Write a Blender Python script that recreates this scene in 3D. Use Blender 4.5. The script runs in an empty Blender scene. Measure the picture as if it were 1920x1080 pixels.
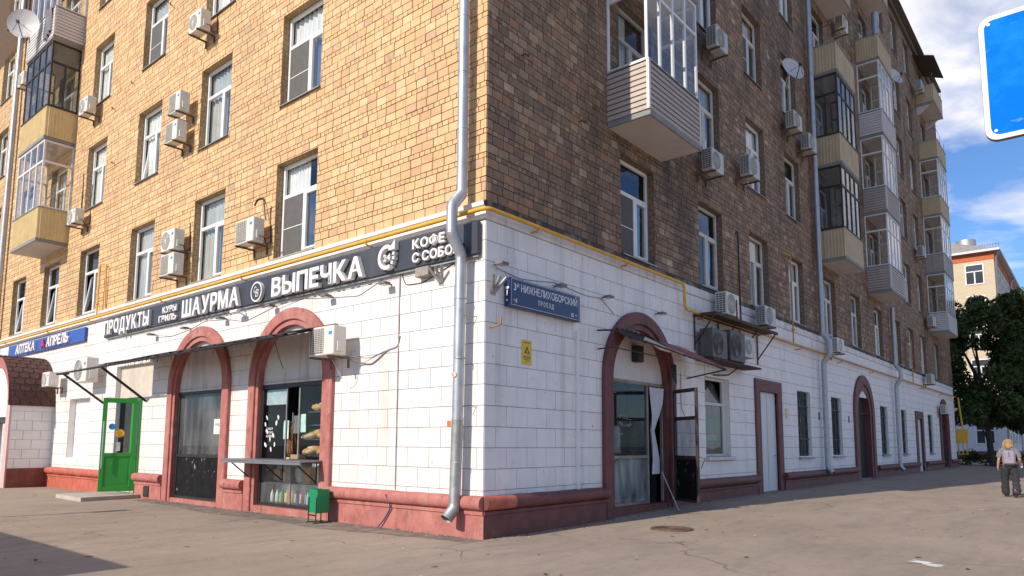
import bpy, math, random
import numpy as np
from mathutils import Vector, Matrix

random.seed(7); RNG = np.random.default_rng(7)
S = bpy.context.scene
COL = S.collection

# ------------------------------------------------------------------ camera
CAMP = Vector((7.7097, -8.5493, 1.5))
RR = [(0.76871695, 0.63956727, 0.00528809), (-0.06844018, 0.09047536, -0.99354424), (-0.63591681, 0.76339238, 0.11332204)]
cam_d = bpy.data.cameras.new('camera'); cam = bpy.data.objects.new('camera', cam_d); COL.objects.link(cam)
cam_d.sensor_width = 36.0; cam_d.lens = 1327.0/1920*36; cam_d.shift_y = 141.0/1920
cam_d.clip_start = .05; cam_d.clip_end = 2000
r, d, f = [Vector(a) for a in RR]
cam.matrix_world = Matrix(((r.x, -d.x, -f.x, CAMP.x), (r.y, -d.y, -f.y, CAMP.y), (r.z, -d.z, -f.z, CAMP.z), (0, 0, 0, 1)))
S.camera = cam

# ------------------------------------------------------------------ sky, sun, exposure
SUN_A, SUN_T = .15, .632            # light travels (.15, 1, -.632)
ld = Vector((SUN_A, 1, -SUN_T)).normalized()
elev = math.asin(-ld.z)
W = bpy.data.worlds.new('World'); S.world = W; W.use_nodes = True
nt = W.node_tree; nt.nodes.clear()
def wn(t, **k):
    n = nt.nodes.new(t)
    for a, b in k.items(): setattr(n, a, b)
    return n
sky = wn('ShaderNodeTexSky', sky_type='NISHITA', sun_disc=False)
sky.sun_elevation = elev; sky.sun_rotation = math.atan2(-ld.x, -ld.y) % (2*math.pi)
sky.air_density = 1.0; sky.dust_density = .3; sky.ozone_density = 2.0; sky.altitude = 150
tc = wn('ShaderNodeTexCoord'); sx = wn('ShaderNodeSeparateXYZ'); nt.links.new(tc.outputs['Generated'], sx.inputs[0])
mz = wn('ShaderNodeMath', operation='MAXIMUM'); mz.inputs[1].default_value = 0; nt.links.new(sx.outputs[2], mz.inputs[0])
az = wn('ShaderNodeMath', operation='ADD'); az.inputs[1].default_value = .22; nt.links.new(mz.outputs[0], az.inputs[0])
cb = wn('ShaderNodeCombineXYZ')
for i in (0, 1):
    dv = wn('ShaderNodeMath', operation='DIVIDE'); nt.links.new(sx.outputs[i], dv.inputs[0]); nt.links.new(az.outputs[0], dv.inputs[1]); nt.links.new(dv.outputs[0], cb.inputs[i])
cb.inputs[2].default_value = 11.9
n1 = wn('ShaderNodeTexNoise'); n1.inputs['Scale'].default_value = 1.9; n1.inputs['Detail'].default_value = 7; n1.inputs['Roughness'].default_value = .55; n1.inputs['Distortion'].default_value = .25
nt.links.new(cb.outputs[0], n1.inputs['Vector'])
cr = wn('ShaderNodeValToRGB'); cr.color_ramp.elements[0].position = .48; cr.color_ramp.elements[1].position = .64
nt.links.new(n1.outputs['Fac'], cr.inputs[0])
n2 = wn('ShaderNodeTexNoise'); n2.inputs['Scale'].default_value = 2.6; n2.inputs['Detail'].default_value = 5; nt.links.new(cb.outputs[0], n2.inputs['Vector'])
cc = wn('ShaderNodeValToRGB'); cc.color_ramp.elements[0].position = .35; cc.color_ramp.elements[0].color = (4.9, 5.0, 5.7, 1); cc.color_ramp.elements[1].position = .62; cc.color_ramp.elements[1].color = (8.4, 8.2, 8.4, 1)
nt.links.new(n2.outputs['Fac'], cc.inputs[0])
mx = wn('ShaderNodeMix', data_type='RGBA')
SKY_GAIN = wn('ShaderNodeMix', data_type='RGBA', blend_type='MULTIPLY'); SKY_GAIN.inputs[0].default_value = 1
SKY_GAIN.inputs[7].default_value = (.60, .82, 1.10, 1); nt.links.new(sky.outputs[0], SKY_GAIN.inputs[6])
nt.links.new(cr.outputs[0], mx.inputs[0]); nt.links.new(SKY_GAIN.outputs[2], mx.inputs[6]); nt.links.new(cc.outputs[0], mx.inputs[7])
bg = wn('ShaderNodeBackground'); bg.inputs[1].default_value = .128; nt.links.new(mx.outputs[2], bg.inputs[0])
wo = wn('ShaderNodeOutputWorld'); nt.links.new(bg.outputs[0], wo.inputs[0])
sd = bpy.data.lights.new('sun', 'SUN'); sd.energy = 4.5; sd.angle = math.radians(.5); sd.color = (1.0, .90, .76)
so = bpy.data.objects.new('sun', sd); COL.objects.link(so); so.rotation_euler = ld.to_track_quat('-Z', 'Y').to_euler()
S.view_settings.view_transform = 'Standard'; S.view_settings.look = 'None'; S.view_settings.exposure = 0.14; S.view_settings.gamma = 1
S.cycles.max_bounces = 8; S.cycles.transparent_max_bounces = 16

# ------------------------------------------------------------------ materials
MATS = {}
class NT:
    def __init__(s, m): s.t = m.node_tree
    def n(s, t, **k):
        x = s.t.nodes.new(t)
        for a, b in k.items(): setattr(x, a, b)
        return x
    def l(s, a, b): s.t.links.new(a, b)
def pm(name, col, rough=.6, metal=0, var=.15, scale=6, dirt=None, dpos=(.5, .7), dscale=2.0, dstretch=(1, 1, .15), bump=0, bscale=60, attr=None, spec=.5, rvar=.0, dirt2=None):
    """plain principled material with noise variation, dirt with its own shape, and fine relief"""
    if name in MATS: return MATS[name]
    m = bpy.data.materials.new(name); m.use_nodes = True; MATS[name] = m
    N = NT(m); p = m.node_tree.nodes['Principled BSDF']
    p.inputs['Roughness'].default_value = rough; p.inputs['Metallic'].default_value = metal; p.inputs['Specular IOR Level'].default_value = spec
    g = N.n('ShaderNodeNewGeometry')
    no = N.n('ShaderNodeTexNoise'); no.inputs['Scale'].default_value = scale; no.inputs['Detail'].default_value = 5; N.l(g.outputs['Position'], no.inputs['Vector'])
    mr = N.n('ShaderNodeMapRange'); mr.inputs[1].default_value = .3; mr.inputs[2].default_value = .7; mr.inputs[3].default_value = 1-var; mr.inputs[4].default_value = 1+var; N.l(no.outputs['Fac'], mr.inputs[0])
    mu = N.n('ShaderNodeMix', data_type='RGBA', blend_type='MULTIPLY'); mu.inputs[0].default_value = 1
    if attr:
        at = N.n('ShaderNodeAttribute', attribute_name=attr); N.l(at.outputs['Color'], mu.inputs[6])
    else: mu.inputs[6].default_value = (*col, 1)
    N.l(mr.outputs[0], mu.inputs[7]); out = mu.outputs[2]
    for k, dd in enumerate([dirt, dirt2]):
        if not dd: continue
        dcol, amt = dd[0], dd[1]; dp = dd[2] if len(dd) > 2 else dpos; ds = dd[3] if len(dd) > 3 else dscale; st = dd[4] if len(dd) > 4 else dstretch
        mp = N.n('ShaderNodeVectorMath', operation='MULTIPLY'); mp.inputs[1].default_value = st; N.l(g.outputs['Position'], mp.inputs[0])
        n2 = N.n('ShaderNodeTexNoise'); n2.inputs['Scale'].default_value = ds; n2.inputs['Detail'].default_value = 8; n2.inputs['Roughness'].default_value = .62; N.l(mp.outputs[0], n2.inputs['Vector'])
        m2 = N.n('ShaderNodeMapRange'); m2.inputs[1].default_value = dp[0]; m2.inputs[2].default_value = dp[1]; m2.inputs[4].default_value = amt; N.l(n2.outputs['Fac'], m2.inputs[0])
        x = N.n('ShaderNodeMix', data_type='RGBA'); x.inputs[7].default_value = (*dcol, 1); N.l(m2.outputs[0], x.inputs[0]); N.l(out, x.inputs[6]); out = x.outputs[2]
    N.l(out, p.inputs['Base Color'])
    if rvar:
        r2 = N.n('ShaderNodeMapRange'); r2.inputs[3].default_value = max(0, rough-rvar); r2.inputs[4].default_value = min(1, rough+rvar); N.l(no.outputs['Fac'], r2.inputs[0]); N.l(r2.outputs[0], p.inputs['Roughness'])
    if bump:
        nb = N.n('ShaderNodeTexNoise'); nb.inputs['Scale'].default_value = bscale; nb.inputs['Detail'].default_value = 4; N.l(g.outputs['Position'], nb.inputs['Vector'])
        b = N.n('ShaderNodeBump'); b.inputs['Strength'].default_value = bump; b.inputs['Distance'].default_value = .01; N.l(nb.outputs['Fac'], b.inputs['Height']); N.l(b.outputs[0], p.inputs['Normal'])
    return m
def glass(name, tint=(.75, .8, .8), gloss=1.0, ior=1.5, rough=.0, opac=0, ocol=(.3, .3, .3), ripple=.0):
    if name in MATS: return MATS[name]
    m = bpy.data.materials.new(name); m.use_nodes = True; MATS[name] = m; N = NT(m); m.node_tree.nodes.clear()
    o = N.n('ShaderNodeOutputMaterial'); t = N.n('ShaderNodeBsdfTransparent'); t.inputs[0].default_value = (*tint, 1)
    g = N.n('ShaderNodeBsdfGlossy'); g.inputs['Roughness'].default_value = rough; g.inputs[0].default_value = (gloss, gloss, gloss, 1)
    lw = N.n('ShaderNodeLayerWeight'); lw.inputs[0].default_value = .5; pw = N.n('ShaderNodeMath', operation='POWER'); pw.inputs[1].default_value = 5; N.l(lw.outputs['Facing'], pw.inputs[0])
    f0 = ((ior-1)/(ior+1))**2; fr = N.n('ShaderNodeMath', operation='MULTIPLY_ADD'); fr.inputs[1].default_value = 1-f0; fr.inputs[2].default_value = f0; N.l(pw.outputs[0], fr.inputs[0])
    mx = N.n('ShaderNodeMixShader'); N.l(fr.outputs[0], mx.inputs[0]); last = t.outputs[0]
    if opac:   # pale film on the pane: dust, and the kiosk display's painted milky reflection
        df = N.n('ShaderNodeBsdfDiffuse'); df.inputs[0].default_value = (*ocol, 1)
        ge = N.n('ShaderNodeNewGeometry'); mp = N.n('ShaderNodeVectorMath', operation='MULTIPLY'); mp.inputs[1].default_value = (2.5, 2.5, .6); N.l(ge.outputs['Position'], mp.inputs[0])
        no = N.n('ShaderNodeTexNoise'); no.inputs['Scale'].default_value = 1.6; no.inputs['Detail'].default_value = 6; N.l(mp.outputs[0], no.inputs['Vector'])
        mr = N.n('ShaderNodeMapRange'); mr.inputs[1].default_value = .35; mr.inputs[2].default_value = .75; mr.inputs[3].default_value = opac*.4; mr.inputs[4].default_value = min(1, opac*1.7); N.l(no.outputs['Fac'], mr.inputs[0])
        m1 = N.n('ShaderNodeMixShader'); N.l(mr.outputs[0], m1.inputs[0]); N.l(t.outputs[0], m1.inputs[1]); N.l(df.outputs[0], m1.inputs[2]); last = m1.outputs[0]
    if ripple:
        ge = N.n('ShaderNodeNewGeometry'); no = N.n('ShaderNodeTexNoise'); no.inputs['Scale'].default_value = 1.3; no.inputs['Detail'].default_value = 1; N.l(ge.outputs['Position'], no.inputs['Vector'])
        b = N.n('ShaderNodeBump'); b.inputs['Strength'].default_value = ripple; b.inputs['Distance'].default_value = .02; N.l(no.outputs['Fac'], b.inputs['Height']); N.l(b.outputs[0], g.inputs['Normal'])
    N.l(last, mx.inputs[1]); N.l(g.outputs[0], mx.inputs[2]); N.l(mx.outputs[0], o.inputs[0]); return m

SOOT = (.035, .028, .022)
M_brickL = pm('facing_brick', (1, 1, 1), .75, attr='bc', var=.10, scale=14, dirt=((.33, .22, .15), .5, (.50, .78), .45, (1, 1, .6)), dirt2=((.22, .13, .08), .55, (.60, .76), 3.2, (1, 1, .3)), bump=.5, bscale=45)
M_brickR = pm('brick_sooty_shaded', (1, 1, 1), .8, attr='bc', var=.16, scale=10, dirt=(SOOT, .75, (.48, .70), .5, (1, 1, .35)), dirt2=((.05, .038, .03), .65, (.56, .76), 2.2, (1.2, 1.2, .18)), bump=.4, bscale=45)  # real soot; brick tones under it also darkened to deepen the wall's shade
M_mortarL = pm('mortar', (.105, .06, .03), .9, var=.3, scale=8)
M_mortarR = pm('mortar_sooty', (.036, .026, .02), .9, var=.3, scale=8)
M_blockL = pm('white_block_paint', (1, 1, 1), .65, attr='bc', var=.035, scale=3, dirt=((.46, .35, .26), .6, (.53, .80), 1.1, (1, 1, .25)), dirt2=((.32, .24, .18), .6, (.64, .72), 9, (1, 1, .7)), bump=.25, bscale=25)
M_blockR = pm('grimy_white_block_shade_lifted', (1, 1, 1), .65, attr='bc', var=.05, scale=3, dirt=((.27, .23, .21), .5, (.54, .80), 1.6, (1.4, 1.4, .09)), dirt2=((.22, .19, .17), .6, (.64, .72), 9, (1, 1, .7)), bump=.25, bscale=25)  # grime streaks over a base lightened against the wall's shade
M_joint = pm('block_joint', (.20, .17, .155), .9, var=.3)
M_white = pm('white_plaster', (.78, .75, .71), .7, var=.06, scale=2, dirt=((.4, .32, .27), .35, (.55, .8), 2.2), bump=.1, bscale=20)
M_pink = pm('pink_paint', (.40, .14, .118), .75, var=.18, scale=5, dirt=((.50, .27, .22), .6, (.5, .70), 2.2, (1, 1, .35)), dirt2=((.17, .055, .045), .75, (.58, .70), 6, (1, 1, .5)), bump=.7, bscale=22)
M_redp = pm('red_and_sunlit_paint', (.45, .105, .065), .6, var=.2, scale=5, dirt=((.55, .22, .15), .5, (.5, .75), 3, (1, 1, .5)), bump=.25, bscale=30)  # real red plinth at far left; also paints sunlight on the corner roll
M_pink_shaded = pm('shaded_pink_paint', (.16, .048, .044), .6, var=.2, scale=5, dirt=((.05, .03, .027), .7, (.48, .72), 2.5, (1, 1, .3)), bump=.7, bscale=22)  # same paint as the pink, darkened as a shaded copy for the right wall
M_pvc = pm('white_pvc', (.76, .76, .75), .4, var=.04, scale=3, dirt=((.4, .37, .33), .3, (.55, .8), 3))
M_oldpvc = pm('old_white_frame', (.6, .58, .54), .5, var=.1, scale=4, dirt=((.25, .2, .16), .4, (.55, .8), 4))
M_darkfr = pm('dark_frame', (.03, .028, .026), .5, var=.2)
M_galv = pm('galvanised_steel', (.44, .455, .48), .5, metal=.7, var=.12, scale=5, dirt=((.35, .35, .36), .5, (.5, .75), 3), rvar=.1)
M_galvold = pm('weathered_galvanised_steel', (.34, .35, .35), .5, metal=.6, var=.25, scale=7, dirt=((.3, .27, .24), .6, (.45, .7), 5))
M_yellow = pm('yellow_gas_paint', (.72, .38, .035), .45, var=.12, scale=5, dirt=((.28, .11, .03), .7, (.6, .75), 5, (1, 1, 1)))
M_yellowR = pm('darker_yellow_gas_paint', (.55, .27, .03), .5, var=.15, scale=5, dirt=((.22, .1, .03), .6, (.52, .72), 3, (1, 1, 1)))  # darker, browner copy of the gas pipe yellow
M_rust = pm('rusty_steel', (.25, .085, .035), .85, var=.35, scale=14, dirt=((.10, .04, .02), .8, (.45, .65), 9, (1, 1, 1)))
M_black = pm('black_paint', (.02, .018, .018), .5, var=.25)
M_blackold = pm('worn_black_sheet', (.012, .012, .013), .85, var=.3, scale=5, dirt=((.4, .38, .35), .6, (.61, .68), 7, (1, 1, .6)), bump=.3, spec=.15)
M_ac = pm('ac_casing', (.70, .67, .60), .45, var=.04, scale=3, dirt=((.33, .25, .16), .4, (.55, .8), 4, (1, 1, .4)))
M_acdark = pm('ac_grille_dark', (.11, .105, .10), .6, var=.2)
M_acfin = pm('ac_fins', (.40, .38, .34), .5, metal=.3, var=.15)
M_slab = pm('balcony_concrete', (.25, .25, .25), .8, var=.12, scale=4, dirt=((.15, .14, .13), .5, (.5, .75), 3))
M_soffit = pm('balcony_soffit', (.60, .56, .53), .85, var=.06, scale=2, dirt=((.33, .28, .24), .4, (.55, .8), 1.6, (1, 1, 1)))
M_ysheet = pm('yellow_sheet', (.70, .54, .27), .5, var=.08, scale=3, dirt=((.35, .25, .12), .4, (.55, .8), 2.5))
M_ysheetR = pm('dull_yellow_sheet', (.56, .43, .26), .5, var=.08, scale=3, dirt=((.26, .2, .13), .5, (.5, .8), 2.5))
M_siding = pm('beige_siding', (.44, .37, .325), .55, var=.06, scale=2, dirt=((.3, .25, .21), .3, (.55, .8), 3))
M_sidingw = pm('pale_siding', (.66, .63, .60), .55, var=.06, scale=2, dirt=((.35, .31, .28), .3, (.55, .8), 3))
M_glass = glass('window_glass', (.92, .94, .94), .95, 2.0, ripple=.25)
M_glassblue = glass('reflective_glass', (.45, .5, .52), .95, 3.6, ripple=.3)
M_glassd = glass('dusty_glass', (.62, .66, .66), .8, 1.6, opac=.18, ocol=(.34, .36, .36), ripple=.2)
M_shopglass = glass('shop_glass', (.86, .90, .90), .9, 1.45)
M_curt = pm('curtain_grey', (.52, .53, .50), .9, var=.12, scale=3, dstretch=(4, 4, .05), dirt=((.34, .35, .34), .7, (.45, .6), 4))
M_curtw = pm('curtain_white', (.82, .82, .78), .9, var=.1, scale=3, dstretch=(4, 4, .05), dirt=((.6, .6, .57), .7, (.45, .6), 4))
M_screen = pm('insect_screen', (.11, .105, .10), .9, var=.1)
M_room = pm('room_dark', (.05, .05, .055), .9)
M_wood = pm('chipboard', (.36, .24, .14), .7, var=.2)
M_tileroof = pm('bitumen_shingle', (.105, .05, .042), .9, var=.25, scale=20, dirt=((.2, .12, .1), .5, (.6, .75), 4, (1, 1, 1)), bump=.4, bscale=120)

# ------------------------------------------------------------------ builders
FL = Matrix(((1, 0, 0, 0), (0, 0, -1, 0), (0, 1, 0, 0), (0, 0, 0, 1)))   # u->x, v->z, w->-y (sunny side)
FR = Matrix(((0, 0, 1, 0), (1, 0, 0, 0), (0, 1, 0, 0), (0, 0, 0, 1)))    # u->y, v->z, w->x (shady side)
FZ = Matrix(((1, 0, 0, 0), (0, 0, -1, 0), (0, 1, 0, 0), (0, 0, 0, 1)))
def T(u, v, w=0): return Matrix.Translation((u, v, w))
class MB:
    def __init__(s): s.v = []; s.f = []; s.m = []; s.sm = []
    def add(s, vs, fs, mi=0, sm=False):
        b = len(s.v); s.v += [tuple(x) for x in vs]
        for q in fs: s.f.append([b+i for i in q]); s.m.append(mi); s.sm.append(sm)
        return s
    def box(s, a0, a1, b0, b1, c0, c1, mi=0, ch=0):
        if ch: return s.cbox(a0, a1, b0, b1, c0, c1, ch, mi)
        v = [(a0, b0, c0), (a1, b0, c0), (a1, b1, c0), (a0, b1, c0), (a0, b0, c1), (a1, b0, c1), (a1, b1, c1), (a0, b1, c1)]
        return s.add(v, [(3, 2, 1, 0), (4, 5, 6, 7), (0, 1, 5, 4), (1, 2, 6, 5), (2, 3, 7, 6), (3, 0, 4, 7)], mi)
    def cbox(s, a0, a1, b0, b1, c0, c1, ch, mi=0):
        """box with chamfered edges"""
        lo, hi = (a0, b0, c0), (a1, b1, c1); vs = []; idx = {}
        for sx_ in (0, 1):
            for sy_ in (0, 1):
                for sz_ in (0, 1):
                    s3 = (sx_, sy_, sz_)
                    for ax in range(3):
                        p = [ (hi[k] if s3[k] else lo[k]) + (0 if k == ax else (-ch if s3[k] else ch)) for k in range(3)]
                        idx[(s3, ax)] = len(vs); vs.append(p)
        fs = []
        for ax in range(3):
            o = [k for k in range(3) if k != ax]
            for sd_ in (0, 1):
                q = []
                for a, b in ((0, 0), (1, 0), (1, 1), (0, 1)):
                    s3 = [0, 0, 0]; s3[ax] = sd_; s3[o[0]] = a; s3[o[1]] = b; q.append(idx[(tuple(s3), ax)])
                fs.append(q)
            for a in (0, 1):
                for b in (0, 1):
                    A = [0, 0, 0]; A[o[0]] = a; A[o[1]] = b; B = list(A); B[ax] = 1
                    fs.append([idx[(tuple(A), o[0])], idx[(tuple(B), o[0])], idx[(tuple(B), o[1])], idx[(tuple(A), o[1])]])
        for k in range(8):
            s3 = (k >> 2 & 1, k >> 1 & 1, k & 1); fs.append([idx[(s3, 0)], idx[(s3, 1)], idx[(s3, 2)]])
        ctr = Vector([(l+h)/2 for l, h in zip(lo, hi)])
        out = []
        for q in fs:
            P = [Vector(vs[i]) for i in q]; n = (P[1]-P[0]).cross(P[2]-P[0]); c = sum(P, Vector())/len(P)
            out.append(q if n.dot(c-ctr) > 0 else q[::-1])
        return s.add(vs, out, mi)
    def tube(s, pts, r, n=8, mi=0, cap=True):
        P = [Vector(p) for p in pts]; rs = r if isinstance(r, (list, tuple)) else [r]*len(P); vs = []; fs = []
        up = None
        for i, p in enumerate(P):
            t = (P[min(i+1, len(P)-1)] - P[max(i-1, 0)]).normalized()
            if up is None: up = Vector((0, 0, 1)) if abs(t.z) < .9 else Vector((1, 0, 0))
            a = t.cross(up).normalized(); b = a.cross(t).normalized(); up = b
            k = 1.0
            if 0 < i < len(P)-1:
                c = (P[i]-P[i-1]).normalized().dot((P[i+1]-P[i]).normalized()); k = 1/max(.5, math.sqrt((1+max(c, -.5))/2))
            for j in range(n):
                an = 2*math.pi*j/n; vs.append(p + (a*math.cos(an) + b*math.sin(an))*rs[i]*(1+(k-1)*.7))
        for i in range(len(P)-1):
            for j in range(n): fs.append((i*n+j, i*n+(j+1) % n, (i+1)*n+(j+1) % n, (i+1)*n+j))
        s.add(vs, [q[::-1] for q in fs], mi, True)
        if cap: s.add(vs[:n], [tuple(range(n))], mi); s.add(vs[-n:], [tuple(range(n))[::-1]], mi)
        return s
    def prism(s, poly, c0, c1, mi=0):
        """polygon in (a,b) (counter-clockwise) extruded c0..c1"""
        n = len(poly); v = [(a, b, c0) for a, b in poly] + [(a, b, c1) for a, b in poly]
        return s.add(v, [tuple(range(n))[::-1], tuple(range(n, 2*n))] + [(i, (i+1) % n, n+(i+1) % n, n+i) for i in range(n)], mi)
    def sweep(s, stations, closed=False, mi=0, sm=False):
        """stations: list of equal-length point rings"""
        n = len(stations[0]); v = [p for st in stations for p in st]; fs = []
        for i in range(len(stations)-1):
            for j in range(n if closed else n-1): fs.append((i*n+j, i*n+(j+1) % n, (i+1)*n+(j+1) % n, (i+1)*n+j))
        return s.add(v, fs, mi, sm)
    def disc(s, c, r, n, nrm='c', off=0, mi=0):
        v = [(c[0]+r*math.cos(2*math.pi*i/n), c[1]+r*math.sin(2*math.pi*i/n), c[2]) for i in range(n)]
        return s.add(v, [tuple(range(n))], mi)
    def ring(s, c, r0, r1, c0, c1, n=24, mi=0, a0=0, a1=2*math.pi):
        st = []
        full = abs(a1-a0) > 6.28
        for i in range(n+1):
            a = a0+(a1-a0)*i/n; co, si = math.cos(a), math.sin(a)
            st.append([(c[0]+r0*co, c[1]+r0*si, c0), (c[0]+r1*co, c[1]+r1*si, c0), (c[0]+r1*co, c[1]+r1*si, c1), (c[0]+r0*co, c[1]+r0*si, c1)])
        s.sweep([x[::-1] for x in st], True, mi)
        if not full: s.add(st[0], [(0, 1, 2, 3)], mi); s.add(st[-1], [(3, 2, 1, 0)], mi)
        return s
    def ell(s, c, rx, ry, rz, n=10, m=6, mi=0, jit=0):
        vs = []; fs = []
        for i in range(m+1):
            th = math.pi*i/m
            for j in range(n):
                ph = 2*math.pi*j/n; k = 1+random.uniform(-jit, jit)
                vs.append((c[0]+rx*k*math.sin(th)*math.cos(ph), c[1]+ry*k*math.sin(th)*math.sin(ph), c[2]+rz*k*math.cos(th)))
        for i in range(m):
            for j in range(n): fs.append((i*n+j, (i+1)*n+j, (i+1)*n+(j+1) % n, i*n+(j+1) % n))
        return s.add(vs, fs, mi, True)
    def mesh(s, name, mats):
        me = bpy.data.meshes.new(name); me.from_pydata(s.v, [], s.f)
        for m in (mats if isinstance(mats, (list, tuple)) else [mats]): me.materials.append(m)
        me.polygons.foreach_set('material_index', s.m); me.polygons.foreach_set('use_smooth', s.sm); me.update(); return me
    def build(s, name, mats, parent=None, M=None): return put(name, s.mesh(name, mats), parent, M)
def put(name, me, parent=None, M=None):
    o = bpy.data.objects.new(name, me); COL.objects.link(o)
    if parent: o.parent = parent
    if M is not None: o.matrix_basis = M
    return o
def tag(o, label=None, cat=None, group=None, kind=None):
    if label: o['label'] = label
    if cat: o['category'] = cat
    if group: o['group'] = group
    if kind: o['kind'] = kind
    return o
def thing(name, label, cat, M, group=None):
    o = bpy.data.objects.new(name, None); COL.objects.link(o); o.matrix_basis = M; o.empty_display_size = .2
    return tag(o, label, cat, group)
def sstep(a, b, x):
    t = max(0, min(1, (x-a)/(b-a))); return t*t*(3-2*t)
def gz(x, y): return .13*sstep(1.5, 9, y)*max(.25, 1-max(0, x)*.09)

# glyph outlines of the built-in font, made once while the scene is still small
def _glyph(ch, bold):
    cu = bpy.data.curves.new('g', 'FONT'); cu.body = ch; cu.extrude = .2; cu.bevel_depth = bold; cu.bevel_resolution = 0; cu.resolution_u = 3; o = bpy.data.objects.new('g', cu); COL.objects.link(o); bpy.context.view_layer.update()
    me = bpy.data.meshes.new_from_object(o.evaluated_get(bpy.context.evaluated_depsgraph_get())); bpy.data.objects.remove(o); bpy.data.curves.remove(cu)
    co = np.zeros(len(me.vertices)*3); me.vertices.foreach_get('co', co); co = co.reshape(-1, 3); fs = [list(p.vertices) for p in me.polygons]; bpy.data.meshes.remove(me); co[:, 2] /= (.4+2*bold); return co, fs
GLY = {(c_, b_): _glyph(c_, b_) for b_, s_ in ((.032, 'ПРОДУКТЫГИЛЬШАМВЕЧФСБЙ24A'), (.012, '3ЙНИЖЕЛХОБРСКПЗД15ВМАУКШЯ'), (.0, 'СВВНИМАЕАренда')) for c_ in set(s_)}

# ------------------------------------------------------------------ ground
def asphalt():
    m = bpy.data.materials.new('asphalt'); m.use_nodes = True; N = NT(m); p = m.node_tree.nodes['Principled BSDF']; p.inputs['Roughness'].default_value = .9; p.inputs['Specular IOR Level'].default_value = .25
    g = N.n('ShaderNodeNewGeometry'); P = g.outputs['Position']
    def noise(sc, det, vec=P, ro=.6):
        n = N.n('ShaderNodeTexNoise'); n.inputs['Scale'].default_value = sc; n.inputs['Detail'].default_value = det; n.inputs['Roughness'].default_value = ro; N.l(vec, n.inputs['Vector']); return n.outputs['Fac']
    def ramp(f, a, b, lo, hi):
        n = N.n('ShaderNodeMapRange'); n.inputs[1].default_value = a; n.inputs[2].default_value = b; n.inputs[3].default_value = lo; n.inputs[4].default_value = hi; N.l(f, n.inputs[0]); return n.outputs[0]
    def mix(f, a, b):
        x = N.n('ShaderNodeMix', data_type='RGBA')
        if isinstance(f, float): x.inputs[0].default_value = f
        else: N.l(f, x.inputs[0])
        for s_, k in ((a, 6), (b, 7)):
            if isinstance(s_, tuple): x.inputs[k].default_value = (*s_, 1)
            else: N.l(s_, x.inputs[k])
        return x.outputs[2]
    c = mix(ramp(noise(.35, 5), .3, .7, 0, 1), (.29, .225, .172), (.385, .30, .232))
    st = N.n('ShaderNodeVectorMath', operation='MULTIPLY'); st.inputs[1].default_value = (1.6, .45, 1); N.l(P, st.inputs[0])
    c = mix(ramp(noise(1.3, 10, st.outputs[0], .72), .47, .74, 0, .85), c, (.205, .168, .146))
    c = mix(ramp(noise(7, 9, P, .75), .52, .72, 0, .55), c, (.19, .155, .13))
    c = mix(ramp(noise(160, 3), .45, .7, 0, .5), c, (.46, .39, .33))
    c = mix(ramp(noise(60, 5, P, .7), .54, .72, 0, .6), c, (.13, .11, .095))
    # thin cracks: edges of big warped cells, only where a mask lets them show
    wv = N.n('ShaderNodeVectorMath', operation='ADD'); sc = N.n('ShaderNodeVectorMath', operation='SCALE'); sc.inputs['Scale'].default_value = .9
    nn = N.n('ShaderNodeTexNoise'); nn.inputs['Scale'].default_value = .8; nn.inputs['Detail'].default_value = 6; N.l(P, nn.inputs['Vector']); N.l(nn.outputs['Color'], sc.inputs[0]); N.l(P, wv.inputs[0]); N.l(sc.outputs[0], wv.inputs[1])
    vo = N.n('ShaderNodeTexVoronoi', feature='DISTANCE_TO_EDGE'); vo.inputs['Scale'].default_value = .33; N.l(wv.outputs[0], vo.inputs['Vector'])
    crk = ramp(vo.outputs['Distance'], .0, .006, 1, 0); msk = ramp(noise(.45, 2), .46, .58, 0, .75)
    mm = N.n('ShaderNodeMath', operation='MULTIPLY'); N.l(crk, mm.inputs[0]); N.l(msk, mm.inputs[1])
    c = mix(mm.outputs[0], c, (.07, .06, .055))
    N.l(c, p.inputs['Base Color'])
    b = N.n('ShaderNodeBump'); b.inputs['Strength'].default_value = .5; b.inputs['Distance'].default_value = .008; N.l(noise(110, 4), b.inputs['Height'])
    b2 = N.n('ShaderNodeBump'); b2.inputs['Strength'].default_value = .6; b2.inputs['Distance'].default_value = .03; N.l(noise(2.2, 5), b2.inputs['Height']); N.l(b.outputs[0], b2.inputs['Normal']); N.l(b2.outputs[0], p.inputs['Normal'])
    return m
M_asph = asphalt()
xs = sorted(set([-300, -150, -80, -60, -45] + list(np.arange(-35, 30, 1.0)) + [35, 45, 60, 90, 150, 300])); ys = sorted(set([-300, -150, -80, -50, -30] + list(np.arange(-20, 60, 1.0)) + [65, 75, 90, 120, 180, 400]))
g = MB(); g.v = [(x, y, gz(x, y)) for y in ys for x in xs]; nx = len(xs)
for j in range(len(ys)-1):
    for i in range(nx-1): g.f.append((j*nx+i, j*nx+i+1, (j+1)*nx+i+1, (j+1)*nx+i)); g.m.append(0); g.sm.append(True)
tag(g.build('ground', M_asph), kind='structure')

# ------------------------------------------------------------------ the corner building
BLD = thing('apartment_building', 'large corner apartment block of tan facing brick over a white blockwork ground floor', 'building', Matrix())
UL0, UR1 = -34.0, 47.6; ROOF = 26.6; BASE_B = 5.55
colL = [-5.65, -9.54, -13.48, -17.45, -20.95, -24.5, -28.6, -32.2]
colR = [4.35, 8.23, 11.68, 15.07, 18.95, 22.6, 26.5, 30.4, 33.8, 37.2, 41.5]
SILL, HEAD, STO = 5.63, 7.82, 3.62
WL = [(c-.78, c+.78, SILL+STO*k, HEAD+STO*k) for c in colL for k in range(6)]
WRt = [(c, c+1.48, SILL+STO*k, HEAD+STO*k) for c in colR for k in range(6)]
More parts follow.
